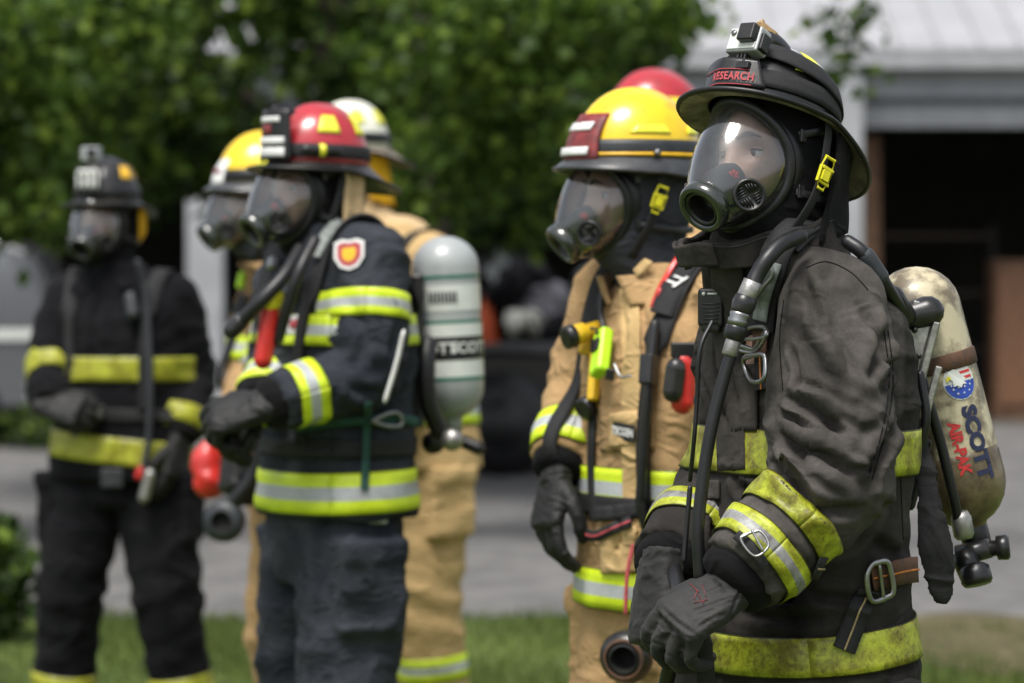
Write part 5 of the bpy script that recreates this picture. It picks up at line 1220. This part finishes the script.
# ------------------------------------------------------------------ shared builders for the firefighters behind
def tank_on(P, top, bot, rad, mat, labels=None, text=None, ref=(0, -1, 0), frame_on=True):
    root = P['root']; prof, h0, h1, nk, ax, Ln = pack(P, top, bot, rad)
    q = MB(); q.lathe(prof + [(rad, h0 + (h1 - h0) * t) for t in (0.05, .5, 1)] + nk[1:], top, ax, 36); tk_ = q.build('air_cylinder', M[mat], root)
    _, u, v = frame(ax, Vector(ref)); sg = 1 if (top + v).x > (top - v).x else -1
    cp = lambda a, h, l=.0015: top + ax * h + (u * math.cos(a) + v * sg * math.sin(a)) * (rad + l)
    for nm_, m0, h0_, h1_, l in labels or ():
        q = MB(); q.grid(lambda s_, t: cp(-math.pi + 2 * math.pi * s_, h0_ + (h1_ - h0_) * t, l), 40, 1); q.build(nm_, M[m0], tk_)
    for tx, sz, a0, h_, mt in text or ():
        put_text(tx, sz, lambda x, y: cp(a0 + x / rad, h_ - y, .004), mt, tk_, bold=.001)
    q = MB(); e = bot; q.lathe([(.018, -.02), (.022, 0), (.022, .02), (.014, .03)], e + ax * .03, ax, 16); q.tube([e + ax * .045, e + ax * .05 + Vector((.06, -.02, -.02))], .016, 12, rnd=True); q.lathe([(.02, 0), (.026, .005), (.026, .025), (.0001, .03)], e + ax * .055 + Vector((-.04, -.05, 0)), Vector((-.3, -1, 0)), 16); q.build('cylinder_valve', M['plast'], tk_)
    if not frame_on: return tk_
    q = MB(); c_ = top.lerp(bot, .55) + P['F'] * (rad + .035); q.box(c_, (.05, .20, .40), Matrix((P['F'], P['L'], Vector((0, 0, 1)))).transposed()); q.build('back_frame', M['plast'], root, bevel=.01)
    return tk_
def straps_on(P, mat='strap', mid='strap'):
    """padded harness strap over each shoulder and a waist belt, following the coat"""
    W, F, L, bv, coat = P['W'], P['F'], P['L'], P['coat_bv'], P['coat']
    for s_ in (1, -1):
        pts, nn = [], []
        for f, l, z, d in ((-.3, .12, 1.36, (1, 0, 0)), (-.12, .135, 1.8, (0, 0, -1)), (-.03, .14, 1.8, (0, 0, -1)), (.05, .135, 1.8, (0, 0, -1)), (.4, .13, 1.40, (-1, 0, 0)), (.4, .125, 1.30, (-1, 0, 0)), (.4, .12, 1.18, (-1, 0, 0)), (.4, .12, 1.07, (-1, 0, 0))):
            o = W(f, l * s_, z); dd = F * d[0] + Vector((0, 0, d[2])); h = bv.ray_cast(o, dd, .6)
            if h[0]: pts.append(h[0]); nn.append(h[1])
        if len(pts) > 3: strip(pts, nn, lambda t: .05 if t < .6 else .03, coat, mat, 'shoulder_strap', thick=.007, lift=.008, n=50)
    w_, d_ = rtorso(P, 1.05)
    band_on(bv, W(0, 0, 1.06), Vector((0, 0, 1)), .02, coat, 'strap', lambda a: max(w_, d_) * 1.05, name='waist_belt', off=.006)
def hp(P, pix, lift=.01):
    h, n = hit(P['coat_bv'], *pix); return (h + n * lift, n) if h else (None, None)
def chunk(P, name, pix, size, mat, lift=.015, rot=0, bevel=.005, parent=None, dy=None):
    """bevelled block standing on the coat surface at a pixel, turned in the picture plane by rot"""
    if dy is not None: c, n = at(pix[0], pix[1], dy), Vector((0, -1, 0))
    else:
        c, n = hp(P, pix, lift)
        if c is None: print('chunk missed', name, pix); return None
    x = Vector((math.cos(R(rot)), 0, -math.sin(R(rot)))); x = (x - n * x.dot(n)).normalized(); y = n.cross(x); m_ = Matrix((x, y, n)).transposed()
    q = MB(); q.box(c, size, m_); return q.build(name, M[mat], parent or P['root'], bevel=bevel)
def rod(P, name, pts, r, mat, parent=None, **kw):
    q = MB(); q.tube([Vector(x) for x in pts], r, 10, n=30, rnd=True, **kw); return q.build(name, M[mat], parent or P['root'])
# ------------------------------------------------------------------ yellow helmet, tan coat (second from the right)
D2 = 5.97; g = lambda x, y, dy=0: at(x, y, D2 + dy)
A = [dict(sh=g(612, 296, .15), el=g(583, 392, .14), wr=g(561, 462, .03), d=(-.22, -.25, -1), n=(-.8, -.45, .2), thumb=-1, curl=RELAX, gk=1.08, r=(.084, .088, .082, .076, .070, .064), bands=((.86, .040, 'trim3'),)),
     dict(sh=g(735, 300, -.15), el=g(752, 400, -.15), wr=g(722, 480, -.22), d=(-.5, -.2, -.8), n=(-.2, -.9, .2), thumb=1, curl=GRAB)]
P2 = firefighter(672, D2, 58, 'tan-coated firefighter with a yellow helmet and lime alarm unit, beside the black-helmeted one', dict(c=g(636, 194, 0), psi=72, pitch=-2, k=1.0), A, mat='coat_tan', k=.985, vox=.0075, amp=.006, seed=5, hood='hood_grey',
    bands=((1.095, .042, 'trim3', (0, 0)), (.912, .040, 'trim3', (.12, .0))), mask=dict(sharp=True))
cr2 = [([(620, 300), (628, 340), (618, 390)], .009, .006), ([(600, 400), (625, 410), (650, 405)], .008, .005), ([(575, 340), (580, 380), (560, 420)], .01, .007), ([(600, 320), (590, 360), (600, 400)], .008, .006), ([(610, 505), (625, 530), (615, 560)], .008, .007), ([(640, 300), (650, 340), (640, 380)], .008, .006)]
dress(P2, cr2)
P2['mT'] = P2['T']; P2['T'] = Head(g(634, 186, 0), 64, 0, 0, 1.0)
he, dm, bp = build_helmet(P2['root'], P2['T'], 'mod', 'shell_y', 'brim_g', 'rubber_g', 'ref_y', z0=.05)
chinstrap(he, P2['T'], z0=.05, fwdx=0)
T = P2['T']
q = MB(); q.grid(lambda u, v: T(-.004 + .148 * math.cos(R(-34 + 68 * u)), .124 * math.sin(R(-34 + 68 * u)) * (1 - .2 * v), .045 + .095 * v - .0 ) + T.m @ Vector((-.035 * v * v, 0, 0)), 14, 8); q.build('front_shield', M['leather_r'], he, solid=.006)
for z_, s_ in ((.058, 1), (.108, .8)):
    q = MB(); q.grid(lambda u, v: T(-.004 + .1560 * math.cos(R(-26 * s_ + 52 * s_ * u)), .128 * math.sin(R(-26 * s_ + 52 * s_ * u)), z_ + .016 * v) + T.m @ Vector((-.035 * ((z_ - .045 + .016 * v) / .085) ** 2, 0, 0)), 12, 3); q.build('shield_panel', M['white'], he, solid=.002)
q = MB(); q.loft([[dm(2 * math.pi * k / 60, math.asin(z_ / .112), .0045) for k in range(60)] for z_ in (.002, .007)], cap=False); q.build('orange_piping', M['amber'], he, solid=.002)
q = MB(); q.lathe([(.0001, .006), (.006, .005), (.008, 0)], T(.012, .119, .062), T.m @ Vector((0, 1, 0)), 12); q.build('helmet_rivet', M['steel'], he)
straps_on(P2)
c2 = P2['coat']; b2 = P2['coat_bv']
s2 = lambda pix, w_, mat, name, **kw: pix_strip(b2, pix, w_, c2, mat, name, **kw)
s2([(690, 262), (676, 290), (664, 318)], .05, 'strap', 'webbing_panel', lift=.016, thick=.008)
s2([(680, 258), (667, 284), (656, 312)], .010, 'red_p', 'webbing_edge', lift=.022, thick=.003)
f_ = pix_fn(b2, 676, 290, 112, .0235); put_text('TT', .036, f_, 'white', c2, bold=.0015)
s2([(640, 276), (655, 262), (668, 252)], .02, 'coat_tan2', 'collar_edge', lift=.02)
# flashlights and alarm unit on the chest
for a_, b_, lab in (((566, 338), (586, 332), None), ((583, 410), (596, 402), None)):
    q = MB(); A_, B_ = g(*a_, -.06), g(*b_, -.04); d_ = B_ - A_
    q.lathe([(.017, .006), (.021, .010), (.021, d_.length * .9), (.016, d_.length), (.016, d_.length + .03)], A_, d_, 20); fo = q.build('flashlight', M['yel_p'], P2['root'])
    q = MB(); q.lathe([(.0001, -.002), (.017, -.002), (.0235, -.001), (.0235, .018), (.021, .020)], A_, d_, 20); q.build('flashlight_lens', M['plast'], fo)
chunk(P2, 'flashlight_clip', (592, 345), (.04, .05, .02), 'yel_p', .01, 15); chunk(P2, 'flashlight_clip', (598, 378), (.02, .10, .02), 'yel_p', .01, 5)
al = chunk(P2, 'alarm_unit', (615, 358), (.044, .105, .030), 'lime_p', .030, 8, .010)
chunk(P2, 'alarm_screen', (616, 352), (.026, .026, .004), 'plast', .047, 8, .001, parent=al); chunk(P2, 'alarm_screen', (619, 371), (.018, .022, .004), 'plast', .047, 8, .001, parent=al)
for dx in (0, 1, 2): chunk(P2, 'alarm_button', (610 + dx * 4, 338), (.006, .006, .006), 'plast', .046, 8, .001, parent=al)
rod(P2, 'alarm_lanyard', [hp(P2, (628, 366), .03)[0], hp(P2, (634, 375), .035)[0], hp(P2, (640, 378), .03)[0]], .003, 'steel')
rod(P2, 'alarm_lanyard', [hp(P2, (612, 335), .02)[0], hp(P2, (610, 315), .02)[0], hp(P2, (607, 290), .02)[0]], .006, 'rubber')
chunk(P2, 'name_tape', (627, 432), (.072, .034, .003), 'plast', .008, 3, .001)
put_text('TECGEN', .021, pix_fn(b2, 627, 432, 3, .0115), 'white', c2, bold=.0008, sx=.88)
def patch_on(P, name, poly, mat, lift=.005, thick=.004, n=12):
    bv = P['coat_bv']; a, b, c, d = [Vector((*q_, 0)) for q_ in poly]; last = [at(*poly[0], 6), Vector((0, -1, 0))]
    def f(u, v):
        q_ = a.lerp(b, u).lerp(d.lerp(c, u), v); h, n_ = hit(bv, q_.x, q_.y)
        if h: last[0], last[1] = h, n_
        return last[0] + last[1] * lift
    q_ = MB(); q_.grid(f, n, n); return q_.build(name, M[mat], P['coat'], solid=thick, off=0)
s2([(604, 292), (598, 340), (596, 400), (594, 460), (596, 520)], .022, 'strap', 'chest_strap', lift=.008)
s2([(600, 515), (625, 512), (650, 508)], .03, 'strap', 'waist_belt', lift=.012)
patch_on(P2, 'thigh_pocket', [(604, 528), (640, 526), (640, 572), (606, 574)], 'coat_tan2', .010, .006)
patch_on(P2, 'pocket_flap', [(612, 414), (652, 412), (652, 446), (612, 446)], 'coat_tan2', .005, .005)
patch_on(P2, 'chest_pocket', [(600, 380), (655, 378), (655, 450), (602, 452)], 'coat_tan', .002, .005)
patch_on(P2, 'storm_flap', [(622, 290), (640, 286), (646, 560), (626, 560)], 'coat_tan2', .004, .006, 24)
rod(P2, 'air_hose', [hp(P2, (662, 330), .03)[0], hp(P2, (658, 380), .035)[0], hp(P2, (654, 440), .035)[0], hp(P2, (652, 500), .035)[0]], .010, 'rubber')
chunk(P2, 'hose_coupling', (658, 372), (.03, .06, .03), 'plast', .035, 4)
rod(P2, 'red_hand_lamp', [g(684, 362, -.28), g(683, 402, -.28)], .024, 'red_p'); rod(P2, 'lamp_head', [g(676, 368, -.30), g(673, 392, -.30)], .020, 'plast'); 
q = MB(); q.box(g(684, 350, -.28), (.05, .04, .03)); q.build('lamp_bracket', M['plast'], P2['root'], bevel=.004)
s2([(582, 528), (600, 536), (620, 528), (636, 522)], .022, 'strap', 'drag_strap', lift=.018); s2([(582, 528), (600, 536), (620, 528), (636, 522)], .004, 'pink', 'strap_stripe', lift=.021, thick=.001)
rod(P2, 'red_cord', [hp(P2, (640, 545), .02)[0], hp(P2, (637, 575), .03)[0], hp(P2, (636, 610), .03)[0] or g(636, 610, -.18)], .004, 'pink')
q = MB(); q.lathe([(.026, .0), (.037, .003), (.052, .02), (.050, .05), (.02, .07), (.0001, .07)], g(623, 660, -.24), Vector((.3, 1, .1)), 28, cap=False); ro_ = q.build('hanging_regulator', M['plast'], P2['root'])
q = MB(); q.lathe([(.034, .004), (.034, -.002), (.0385, -.002), (.041, .004), (.038, .010)], g(623, 660, -.24), Vector((.3, 1, .1)), 28, cap=False); q.build('regulator_ring', M['brownst'], ro_)
q = MB(); q.lathe([(.0001, .03), (.02, .03), (.026, .0)], g(623, 660, -.24), Vector((.3, 1, .1)), 24, cap=False); q.build('regulator_bore', M['dark'], ro_)
rod(P2, 'air_hose', [g(625, 655, -.17), g(640, 620, -.18), g(650, 560, -.2), hp(P2, (652, 500), .035)[0]], .010, 'rubber')
tank_on(P2, P2['W'](-.25, 0, 1.50), P2['W'](-.22, 0, 1.06), .078, 'cyl_g')
# ------------------------------------------------------------------ red helmet behind (mostly hidden)
D2b = 7.6; g = lambda x, y, dy=0: at(x, y, D2b + dy)
A = [dict(sh=g(712, 276, -.14), el=g(722, 370, -.16), wr=g(700, 440, -.25), d=(-.6, -.2, -.5), n=(-.2, -.9, .2), thumb=1), dict(sh=g(640, 276, .15), el=g(640, 365, .14), wr=g(640, 430, .0), d=(-.3, -.2, -.8), n=(-.8, -.4, .2), thumb=-1)]
Q = firefighter(690, D2b, 60, 'firefighter mostly hidden, only a red helmet dome showing above the yellow helmet', dict(c=g(654, 146, 0), psi=62, k=1.0), A, mat='coat_tan', k=1.06, vox=.011, seed=9, face=False, bands=((1.25, .04, 'trim3', (0, 0)),), mask=dict(sharp=False))
dress(Q); he, dm, bp = build_helmet(Q['root'], Q['T'], 'mod', 'shell_r', 'brim_g', 'rubber_g', 'ref_y', z0=.05)
T = Q['T']; q = MB(); q.ell(T(-.075, .04, .118), (.035, .02, .02), T.m, 14, 8); q.build('rear_marker', M['amber'], he)
# ------------------------------------------------------------------ red helmet, slate coat
D3 = 6.9; g = lambda x, y, dy=0: at(x, y, D3 + dy)
A = [dict(sh=g(370, 262, -.15), el=g(366, 376, -.20), wr=g(276, 402, -.30), d=(-1, .1, -.25), n=(-.1, -.7, .7), thumb=1, curl=GRAB, gk=1.15, r=(.092, .096, .088, .080, .072, .066), bands=((.205, .032, 'trim3', (0, 0, 0)), (.855, .036, 'trim3'))),
     dict(sh=g(302, 262, .15), el=g(282, 350, .12), wr=g(262, 398, -.12), d=(-.5, -.5, -.3), n=(-.7, -.4, .5), thumb=-1, curl=GRAB, gk=1.15, bands=((.93, .034, 'trim3'),))]
P3 = firefighter(336, D3, 62, 'slate-coated firefighter with a red helmet, sideways with a grey cylinder on the back', dict(c=g(317, 191, 0), psi=58, pitch=2, k=1.02), A, mat='coat_navy', k=1.045, vox=.009, amp=.009, seed=7, torso=TORSO[:8] + [(.95, .0, .232, .164), (.905, 0, .236, .166)],
    bands=((1.315, .036, 'trim3', (0, 0)), (.966, .048, 'trim3', (.03, 0))), mask=dict(sharp=False), legsp=.125)
dress(P3, [([(350, 300), (365, 340), (350, 372)], .012, .009), ([(340, 372), (355, 390), (385, 392)], .011, .010), ([(320, 370), (335, 385), (330, 405)], .01, .007), ([(290, 430), (320, 445), (350, 440)], .01, .007), ([(380, 290), (395, 330), (388, 370)], .01, .006)])
T = P3['T']; he, dm, bp = build_helmet(P3['root'], T, 'trad', 'shell_r', 'brim_k', 'strap', 'ref_y', z0=.055)
chinstrap(he, T, z0=.05, buckle=False)
q = MB(); q.grid(lambda u, v: T(-.004 + .135 * math.cos(R(-36 + 72 * u)), .115 * math.sin(R(-36 + 72 * u)) * (1 - .15 * v), .062 + .115 * v), 14, 10); q.build('front_shield', M['rubber'], he, solid=.006)
for z_, h_, s_, mt in ((.070, .020, 1, 'white'), (.098, .016, 1, 'white'), (.148, .012, .8, 'white'), (.120, .022, .35, 'leather_r')):
    q = MB(); q.grid(lambda u, v: T(-.004 + .1395 * math.cos(R(-30 * s_ + 60 * s_ * u)), .119 * math.sin(R(-30 * s_ + 60 * s_ * u)) * (1 - .15 * (z_ + h_ * v - .062) / .115), z_ + h_ * v), 14, 3); q.build('shield_panel', M[mt], he, solid=.001)
q = MB(); q.tube([T(.065, 0, .14), T(.075, 0, .172), T(.115, 0, .18)], [.016, .014, .008], 12, n=12, rnd=True); q.tube([T(-.09, 0, .10), T(-.02, 0, .168), T(.07, 0, .165)], [.006, .008, .008], 10, n=16); q.build('crest', M['rubber'], he)
q = MB(); q.tube([T(.02, .122, .085), T(.09, .112, .085)], .013, 14, rnd=True); fo = q.build('helmet_lamp', M['plast'], he); q = MB(); q.tube([T(.05, .124, .085), T(.062, .122, .085)], .0145, 14); q.build('lamp_ring', M['ref_y'], he)
for z_ in (0,):
    q = MB(); q.grid(lambda u, v: T(-.01 - .05 * u, .108 + .004 * math.sin(u * 9), .04 - .12 * v), 6, 8); q.build('ear_flap', M['hood_tan'], he, solid=.006)
straps_on(P3, 'strap')
c3, b3 = P3['coat'], P3['coat_bv']; s3 = lambda pix, w_, mat, name, **kw: pix_strip(b3, pix, w_, c3, mat, name, **kw)
s3([(318, 262), (328, 240), (345, 222), (365, 213), (388, 215), (402, 228)], .030, 'palest', 'pale_strap', lift=.022, thick=.004)
s3([(366, 400), (365, 440), (363, 490)], .018, 'greenst', 'green_strap', lift=.012); s3([(300, 428), (340, 420), (390, 418), (418, 424)], .022, 'greenst', 'green_strap', lift=.014)
q = [hp(P3, x, .022)[0] for x in ((370, 412), (380, 407), (392, 412), (394, 424), (382, 426), (372, 420))]; q = [x for x in q if x]; mb_ = MB(); mb_.tube(q + q[:2], .005, 8, n=30, cap=False); mb_.build('steel_buckle', M['steel'], c3)
rod(P3, 'tool_loop', [g(403, 335, -.30), g(396, 365, -.30), g(386, 398, -.30)], .013, 'white', flat=.4)
# shoulder badge
def badge(P, c, w_, h_, bv, ang=0):
    fn = pix_fn(bv, c[0], c[1], ang, .003); pts = [(-1, .8), (-.5, 1), (0, .9), (.5, 1), (1, .8), (1, -.2), (.6, -.8), (0, -1), (-.6, -.8), (-1, -.2)]
    for s_, mt, l in ((1, 'white', 0), (.78, 'pink', .0008), (.45, 'amber', .0016)):
        q = MB(); q.add([fn(x * w_ * s_, y * h_ * s_) + (fn(0, 0) - hit(bv, *c)[0]).normalized() * (.003 + l) for x, y in pts], [list(range(10))]); q.build('shoulder_badge' if s_ == 1 else 'badge_centre', M[mt], P['coat'], smooth=False, solid=.0006)
badge(P3, (350, 255), .036, .036, b3)
patch_on(P3, 'chest_label', [(288, 316), (306, 314), (306, 334), (289, 336)], 'white', .006, .002, 6); patch_on(P3, 'chest_label_mark', [(293, 321), (301, 320), (301, 328), (293, 329)], 'pink', .009, .001, 4)
for nm_, poly, mt, l in (('hem_label', [(362, 505), (386, 504), (386, 524), (362, 524)], 'white', .004), ('hem_label_mark', [(369, 509), (381, 508), (381, 519), (369, 520)], 'pink', .007)):
    patch_on(dict(coat_bv=P3['tbv'], coat=P3['trousers']), nm_, poly, mt, l, .002, 6)
# radio, red lamp, regulator cluster on the chest
rod(P3, 'red_hand_lamp', [g(272, 300, -.27), g(263, 360, -.27)], .021, 'red_p'); rod(P3, 'lamp_ring', [g(273, 296, -.27), g(271, 304, -.27)], .024, 'buckle_y')
rod(P3, 'air_hose', [g(300, 250, -.2), g(285, 275, -.27), g(262, 300, -.30), g(238, 325, -.28)], .016, 'rubber'); rod(P3, 'hose_end', [g(240, 322, -.28), g(232, 330, -.28)], .021, 'plast')
rod(P3, 'air_hose', [g(315, 240, -.24), g(300, 270, -.29), g(290, 300, -.29), g(278, 340, -.27)], .013, 'rubber')
chunk(P3, 'radio_microphone', (300, 285), (.05, .07, .03), 'plast', .03, 10); chunk(P3, 'steel_clip', (284, 268), (.03, .03, .02), 'steel', .03, 10)
tank_on(P3, g(444, 236, .12), g(452, 418, .12), .079, 'cyl_g', labels=(('green_label', 'cyl_dg', .092, .100, .001), ('white_label', 'cyl_w', .115, .175, .001), ('green_label', 'cyl_dg', .198, .206, .001), ('white_label', 'cyl_w', .206, .330, .001), ('black_label', 'rubber', .236, .290, .002), ('green_label', 'cyl_dg', .330, .338, .001)),
    text=(('SCOTT', .036, -.45, .263, 'cyl_w'), ('SCOTT', .034, .75, .263, 'cyl_w'), ('IIIIIIII', .034, -.1, .145, 'rubber_g')), frame_on=False)
q = MB(); q.tube([g(428, 345, -.03), g(426, 365, -.05), g(428, 400, -.05), g(440, 432, -.03)], .022, 12, n=20, rnd=True); q.build('reducer_hose', M['rubber'], P3['root'])
q = MB(); q.lathe([(.0001, .02), (.02, .018), (.026, .0), (.022, -.03)], g(452, 440, -.05), Vector((-.2, -1, 0)), 20); q.build('pressure_gauge', M['steel_w'], P3['root'])
q = MB(); q.box(g(418, 350, .08), (.03, .12, .36)); q.build('back_plate', M['plast'], P3['root'], bevel=.012)
# ------------------------------------------------------------------ yellow helmet left of the red one
D4 = 8.3; g = lambda x, y, dy=0: at(x, y, D4 + dy)
A = [dict(sh=g(345, 290, -.15), el=g(350, 375, -.15), wr=g(300, 400, -.25), d=(-1, 0, -.2), n=(-.1, -.6, .7), thumb=1), dict(sh=g(268, 288, .12), el=g(250, 372, .06), wr=g(236, 440, -.10), d=(-.1, -.3, -1), n=(-.8, -.5, .1), thumb=-1, curl=GRAB, r=(.082, .086, .08, .072, .066, .06), bands=((.40, .036, 'trim3'), (.9, .034, 'trim3')))]
P4 = firefighter(312, D4, 62, 'tan-coated firefighter with a yellow helmet, half hidden left of the red helmet', dict(c=g(264, 203, 0), psi=66, k=1.02), A, mat='coat_tan', k=1.01, vox=.011, seed=13, face=True, bands=((1.25, .036, 'trim3', (0, 0)), (.92, .045, 'trim3', (0, 0))), mask=dict(sharp=False), hood='hood_grey')
dress(P4); T = P4['T']; he, dm, bp = build_helmet(P4['root'], T, 'mod', 'shell_y', 'brim_g', 'rubber', 'ref_y', z0=.05)
q = MB(); q.grid(lambda u, v: T(-.004 + .147 * math.cos(R(-22 + 44 * u)), .118 * math.sin(R(-22 + 44 * u)) * (1 - .2 * v), .045 + .08 * v) + T.m @ Vector((-.035 * v * v, 0, 0)), 12, 6); q.build('front_shield', M['white'], he, solid=.006)
q = MB(); q.grid(lambda u, v: T(-.004 + .151 * math.cos(R(-14 + 28 * u)), .12 * math.sin(R(-14 + 28 * u)), .06 + .03 * v) + T.m @ Vector((-.008, 0, 0)), 8, 4); q.build('shield_panel', M['leather_r'], he, solid=.002)
chinstrap(he, T, z0=.05); straps_on(P4)
q = MB(); q.lathe([(.03, 0), (.055, .004), (.058, .03), (.05, .06), (.0001, .07)], g(221, 522, -.22), Vector((.25, 1, 0)), 26, cap=False); ro_ = q.build('hanging_regulator', M['rubber_g'], P4['root'])
q = MB(); q.lathe([(.0001, .02), (.028, .015), (.03, .0)], g(221, 522, -.22), Vector((.25, 1, 0)), 22, cap=False); q.build('regulator_bore', M['dark'], ro_)
rod(P4, 'air_hose', [g(225, 515, -.18), g(240, 495, -.2), g(256, 470, -.2), g(268, 430, -.2)], .022, 'rubber')
q = MB(); q.ell(g(208, 464, .05), (.045, .04, .065)); q.ell(g(212, 480, .05), (.05, .05, .05)); pm = remesh(q, .01, 3); wrinkle(pm, .008, (12, 12, 12), 3); o = link('red_pouch', me_shift(pm, P4['root']), M['red_p'], P4['root'])
chunk(P4, 'lime_tag', (248, 285), (.02, .05, .02), 'lime_p', .03, 10)
tank_on(P4, P4['W'](-.25, 0, 1.48), P4['W'](-.22, 0, 1.04), .078, 'cyl_g')
# ------------------------------------------------------------------ white helmet, sandy gear
D5 = 9.15; g = lambda x, y, dy=0: at(x, y, D5 + dy)
A = [dict(sh=g(428, 262, -.16), el=g(430, 350, -.16), wr=g(400, 410, -.25), d=(-1, 0, -.3), n=(-.1, -.6, .7), thumb=1), dict(sh=g(365, 262, .14), el=g(360, 345, .12), wr=g(350, 400, .0), d=(-.4, -.3, -.8), n=(-.8, -.4, .1), thumb=-1)]
P5 = firefighter(418, D5, 55, 'sandy-suited firefighter with a white helmet and amber neck flap, behind the red-helmeted one', dict(c=g(350, 168, 0), psi=62, k=1.04), A, mat='coat_tan2', k=1.07, vox=.011, seed=17, face=False, bands=((1.3, .036, 'trim3', (0, 0)), (1.02, .045, 'trim3', (0, 0))), mask=dict(sharp=False), hood='hood_tan', legsp=.09, lean=(.10, 0), bootz=.9)
dress(P5); T = P5['T']; he, dm, bp = build_helmet(P5['root'], T, 'trad', 'shell_w', 'brim_w', 'rubber', 'ref_y', flap='flap_yel', z0=.055)
straps_on(P5); tank_on(P5, g(412, 222, .12), g(418, 380, .12), .08, 'cyl_t')
# ------------------------------------------------------------------ all-black gear, far left
D6 = 9.57; g = lambda x, y, dy=0: at(x, y, D6 + dy)
A = [dict(sh=g(174, 300, .0), el=g(192, 378, .02), wr=g(181, 432, -.10), d=(-.1, -.2, -1), n=(.8, -.5, .1), thumb=1, curl=RELAX, gk=1.2, bands=((.93, .038, 'trimy'),), r=(.088, .092, .086, .080, .074, .068)),
     dict(sh=g(72, 300, .0), el=g(50, 372, -.06), wr=g(48, 398, -.16), d=(.85, -.35, -.15), n=(-.2, -.7, .5), thumb=-1, curl=GRAB, gk=1.2, bands=((.55, .036, 'trimy'),), r=(.088, .092, .086, .078, .07, .066))]
P6 = firefighter(122, D6, 12, 'firefighter in an all-black suit with dull yellow tape, standing alone at the far left', dict(c=g(107, 219, 0), psi=22, pitch=0, roll=0, k=1.0), A, mat='coat_black', k=.995, vox=.010, amp=.007, seed=21,
    bands=((1.205, .040, 'trimy', (0, 0)), (.95, .044, 'trimy', (0, .10))), mask=dict(sharp=False), cuffs='trimy', legsp=.13, spread=.075, bootz=.45)
dress(P6, [([(100, 290), (95, 330), (102, 350)], .012, .008), ([(130, 300), (140, 330), (135, 350)], .012, .007)]); T = P6['T']
he, dm, bp = build_helmet(P6['root'], T, 'trad', 'shell_k', 'brim_k', 'rubber', 'amber', z0=.055)
q = MB(); q.grid(lambda u, v: T(-.004 + .132 * math.cos(R(-26 + 52 * u)), .112 * math.sin(R(-26 + 52 * u)) * (1 - .15 * v), .07 + .095 * v), 12, 8); q.build('front_shield', M['rubber'], he, solid=.006)
for x0, x1, z_, zz in ((-16, -5, .095, .145), (-2, 7, .095, .145), (10, 18, .095, .145)):
    q = MB(); pt = lambda a, z: T(-.004 + .137 * math.cos(R(a)), .116 * math.sin(R(a)), z); q.tube([pt(x0, z_), pt(x0, zz), pt(x1, zz), pt(x1, z_)], .005, 8, n=16); q.build('shield_mark', M['white'], he)
q = MB(); q.tube([T(.08, 0, .145), T(.085, 0, .165), T(.04, 0, .17)], [.014, .012, .008], 10, n=10, rnd=True); q.build('crest', M['rubber'], he)
q = MB(); q.grid(lambda u, v: T(-.02 - .055 * u, .108 - .01 * u, .035 - .11 * v * (1 - .3 * u)), 6, 8); q.build('ear_flap', M['flap_yel'], he, solid=.006)
q = MB(); q.box(T(.10, .0, .205), (.035, .06, .045), T.m); co_ = q.build('helmet_camera', M['camb'], he, bevel=.006); q = MB(); q.box(T(.122, .012, .208), (.015, .03, .03), T.m); q.box(T(.10, 0, .172), (.02, .03, .03), T.m); q.build('camera_lens_cap', M['plast'], he, bevel=.004)
straps_on(P6, 'strap')
chunk(P6, 'steel_clip', (100, 410), (.05, .04, .03), 'steel_w', .03, 5); chunk(P6, 'belt_tag', (112, 478), (.07, .06, .012), 'rubber_g', .02, 0, dy=D6 - .2)
rod(P6, 'air_hose', [hp(P6, (138, 262), .03)[0] or g(138, 262, -.17), hp(P6, (146, 300), .03)[0], hp(P6, (149, 380), .03)[0], hp(P6, (147, 440), .03)[0], g(143, 470, -.2)], .011, 'navyst')
rod(P6, 'hanging_regulator', [g(150, 474, -.22), g(144, 498, -.22)], .018, 'steel_w'); rod(P6, 'regulator_knob', [g(141, 470, -.2), g(139, 476, -.2)], .014, 'red_p')
rod(P6, 'radio_microphone', [hp(P6, (130, 318), .03)[0], hp(P6, (132, 300), .03)[0]], .022, 'rubber_g')
tank_on(P6, P6['W'](-.25, 0, 1.48), P6['W'](-.22, 0, 1.04), .078, 'cyl_g')
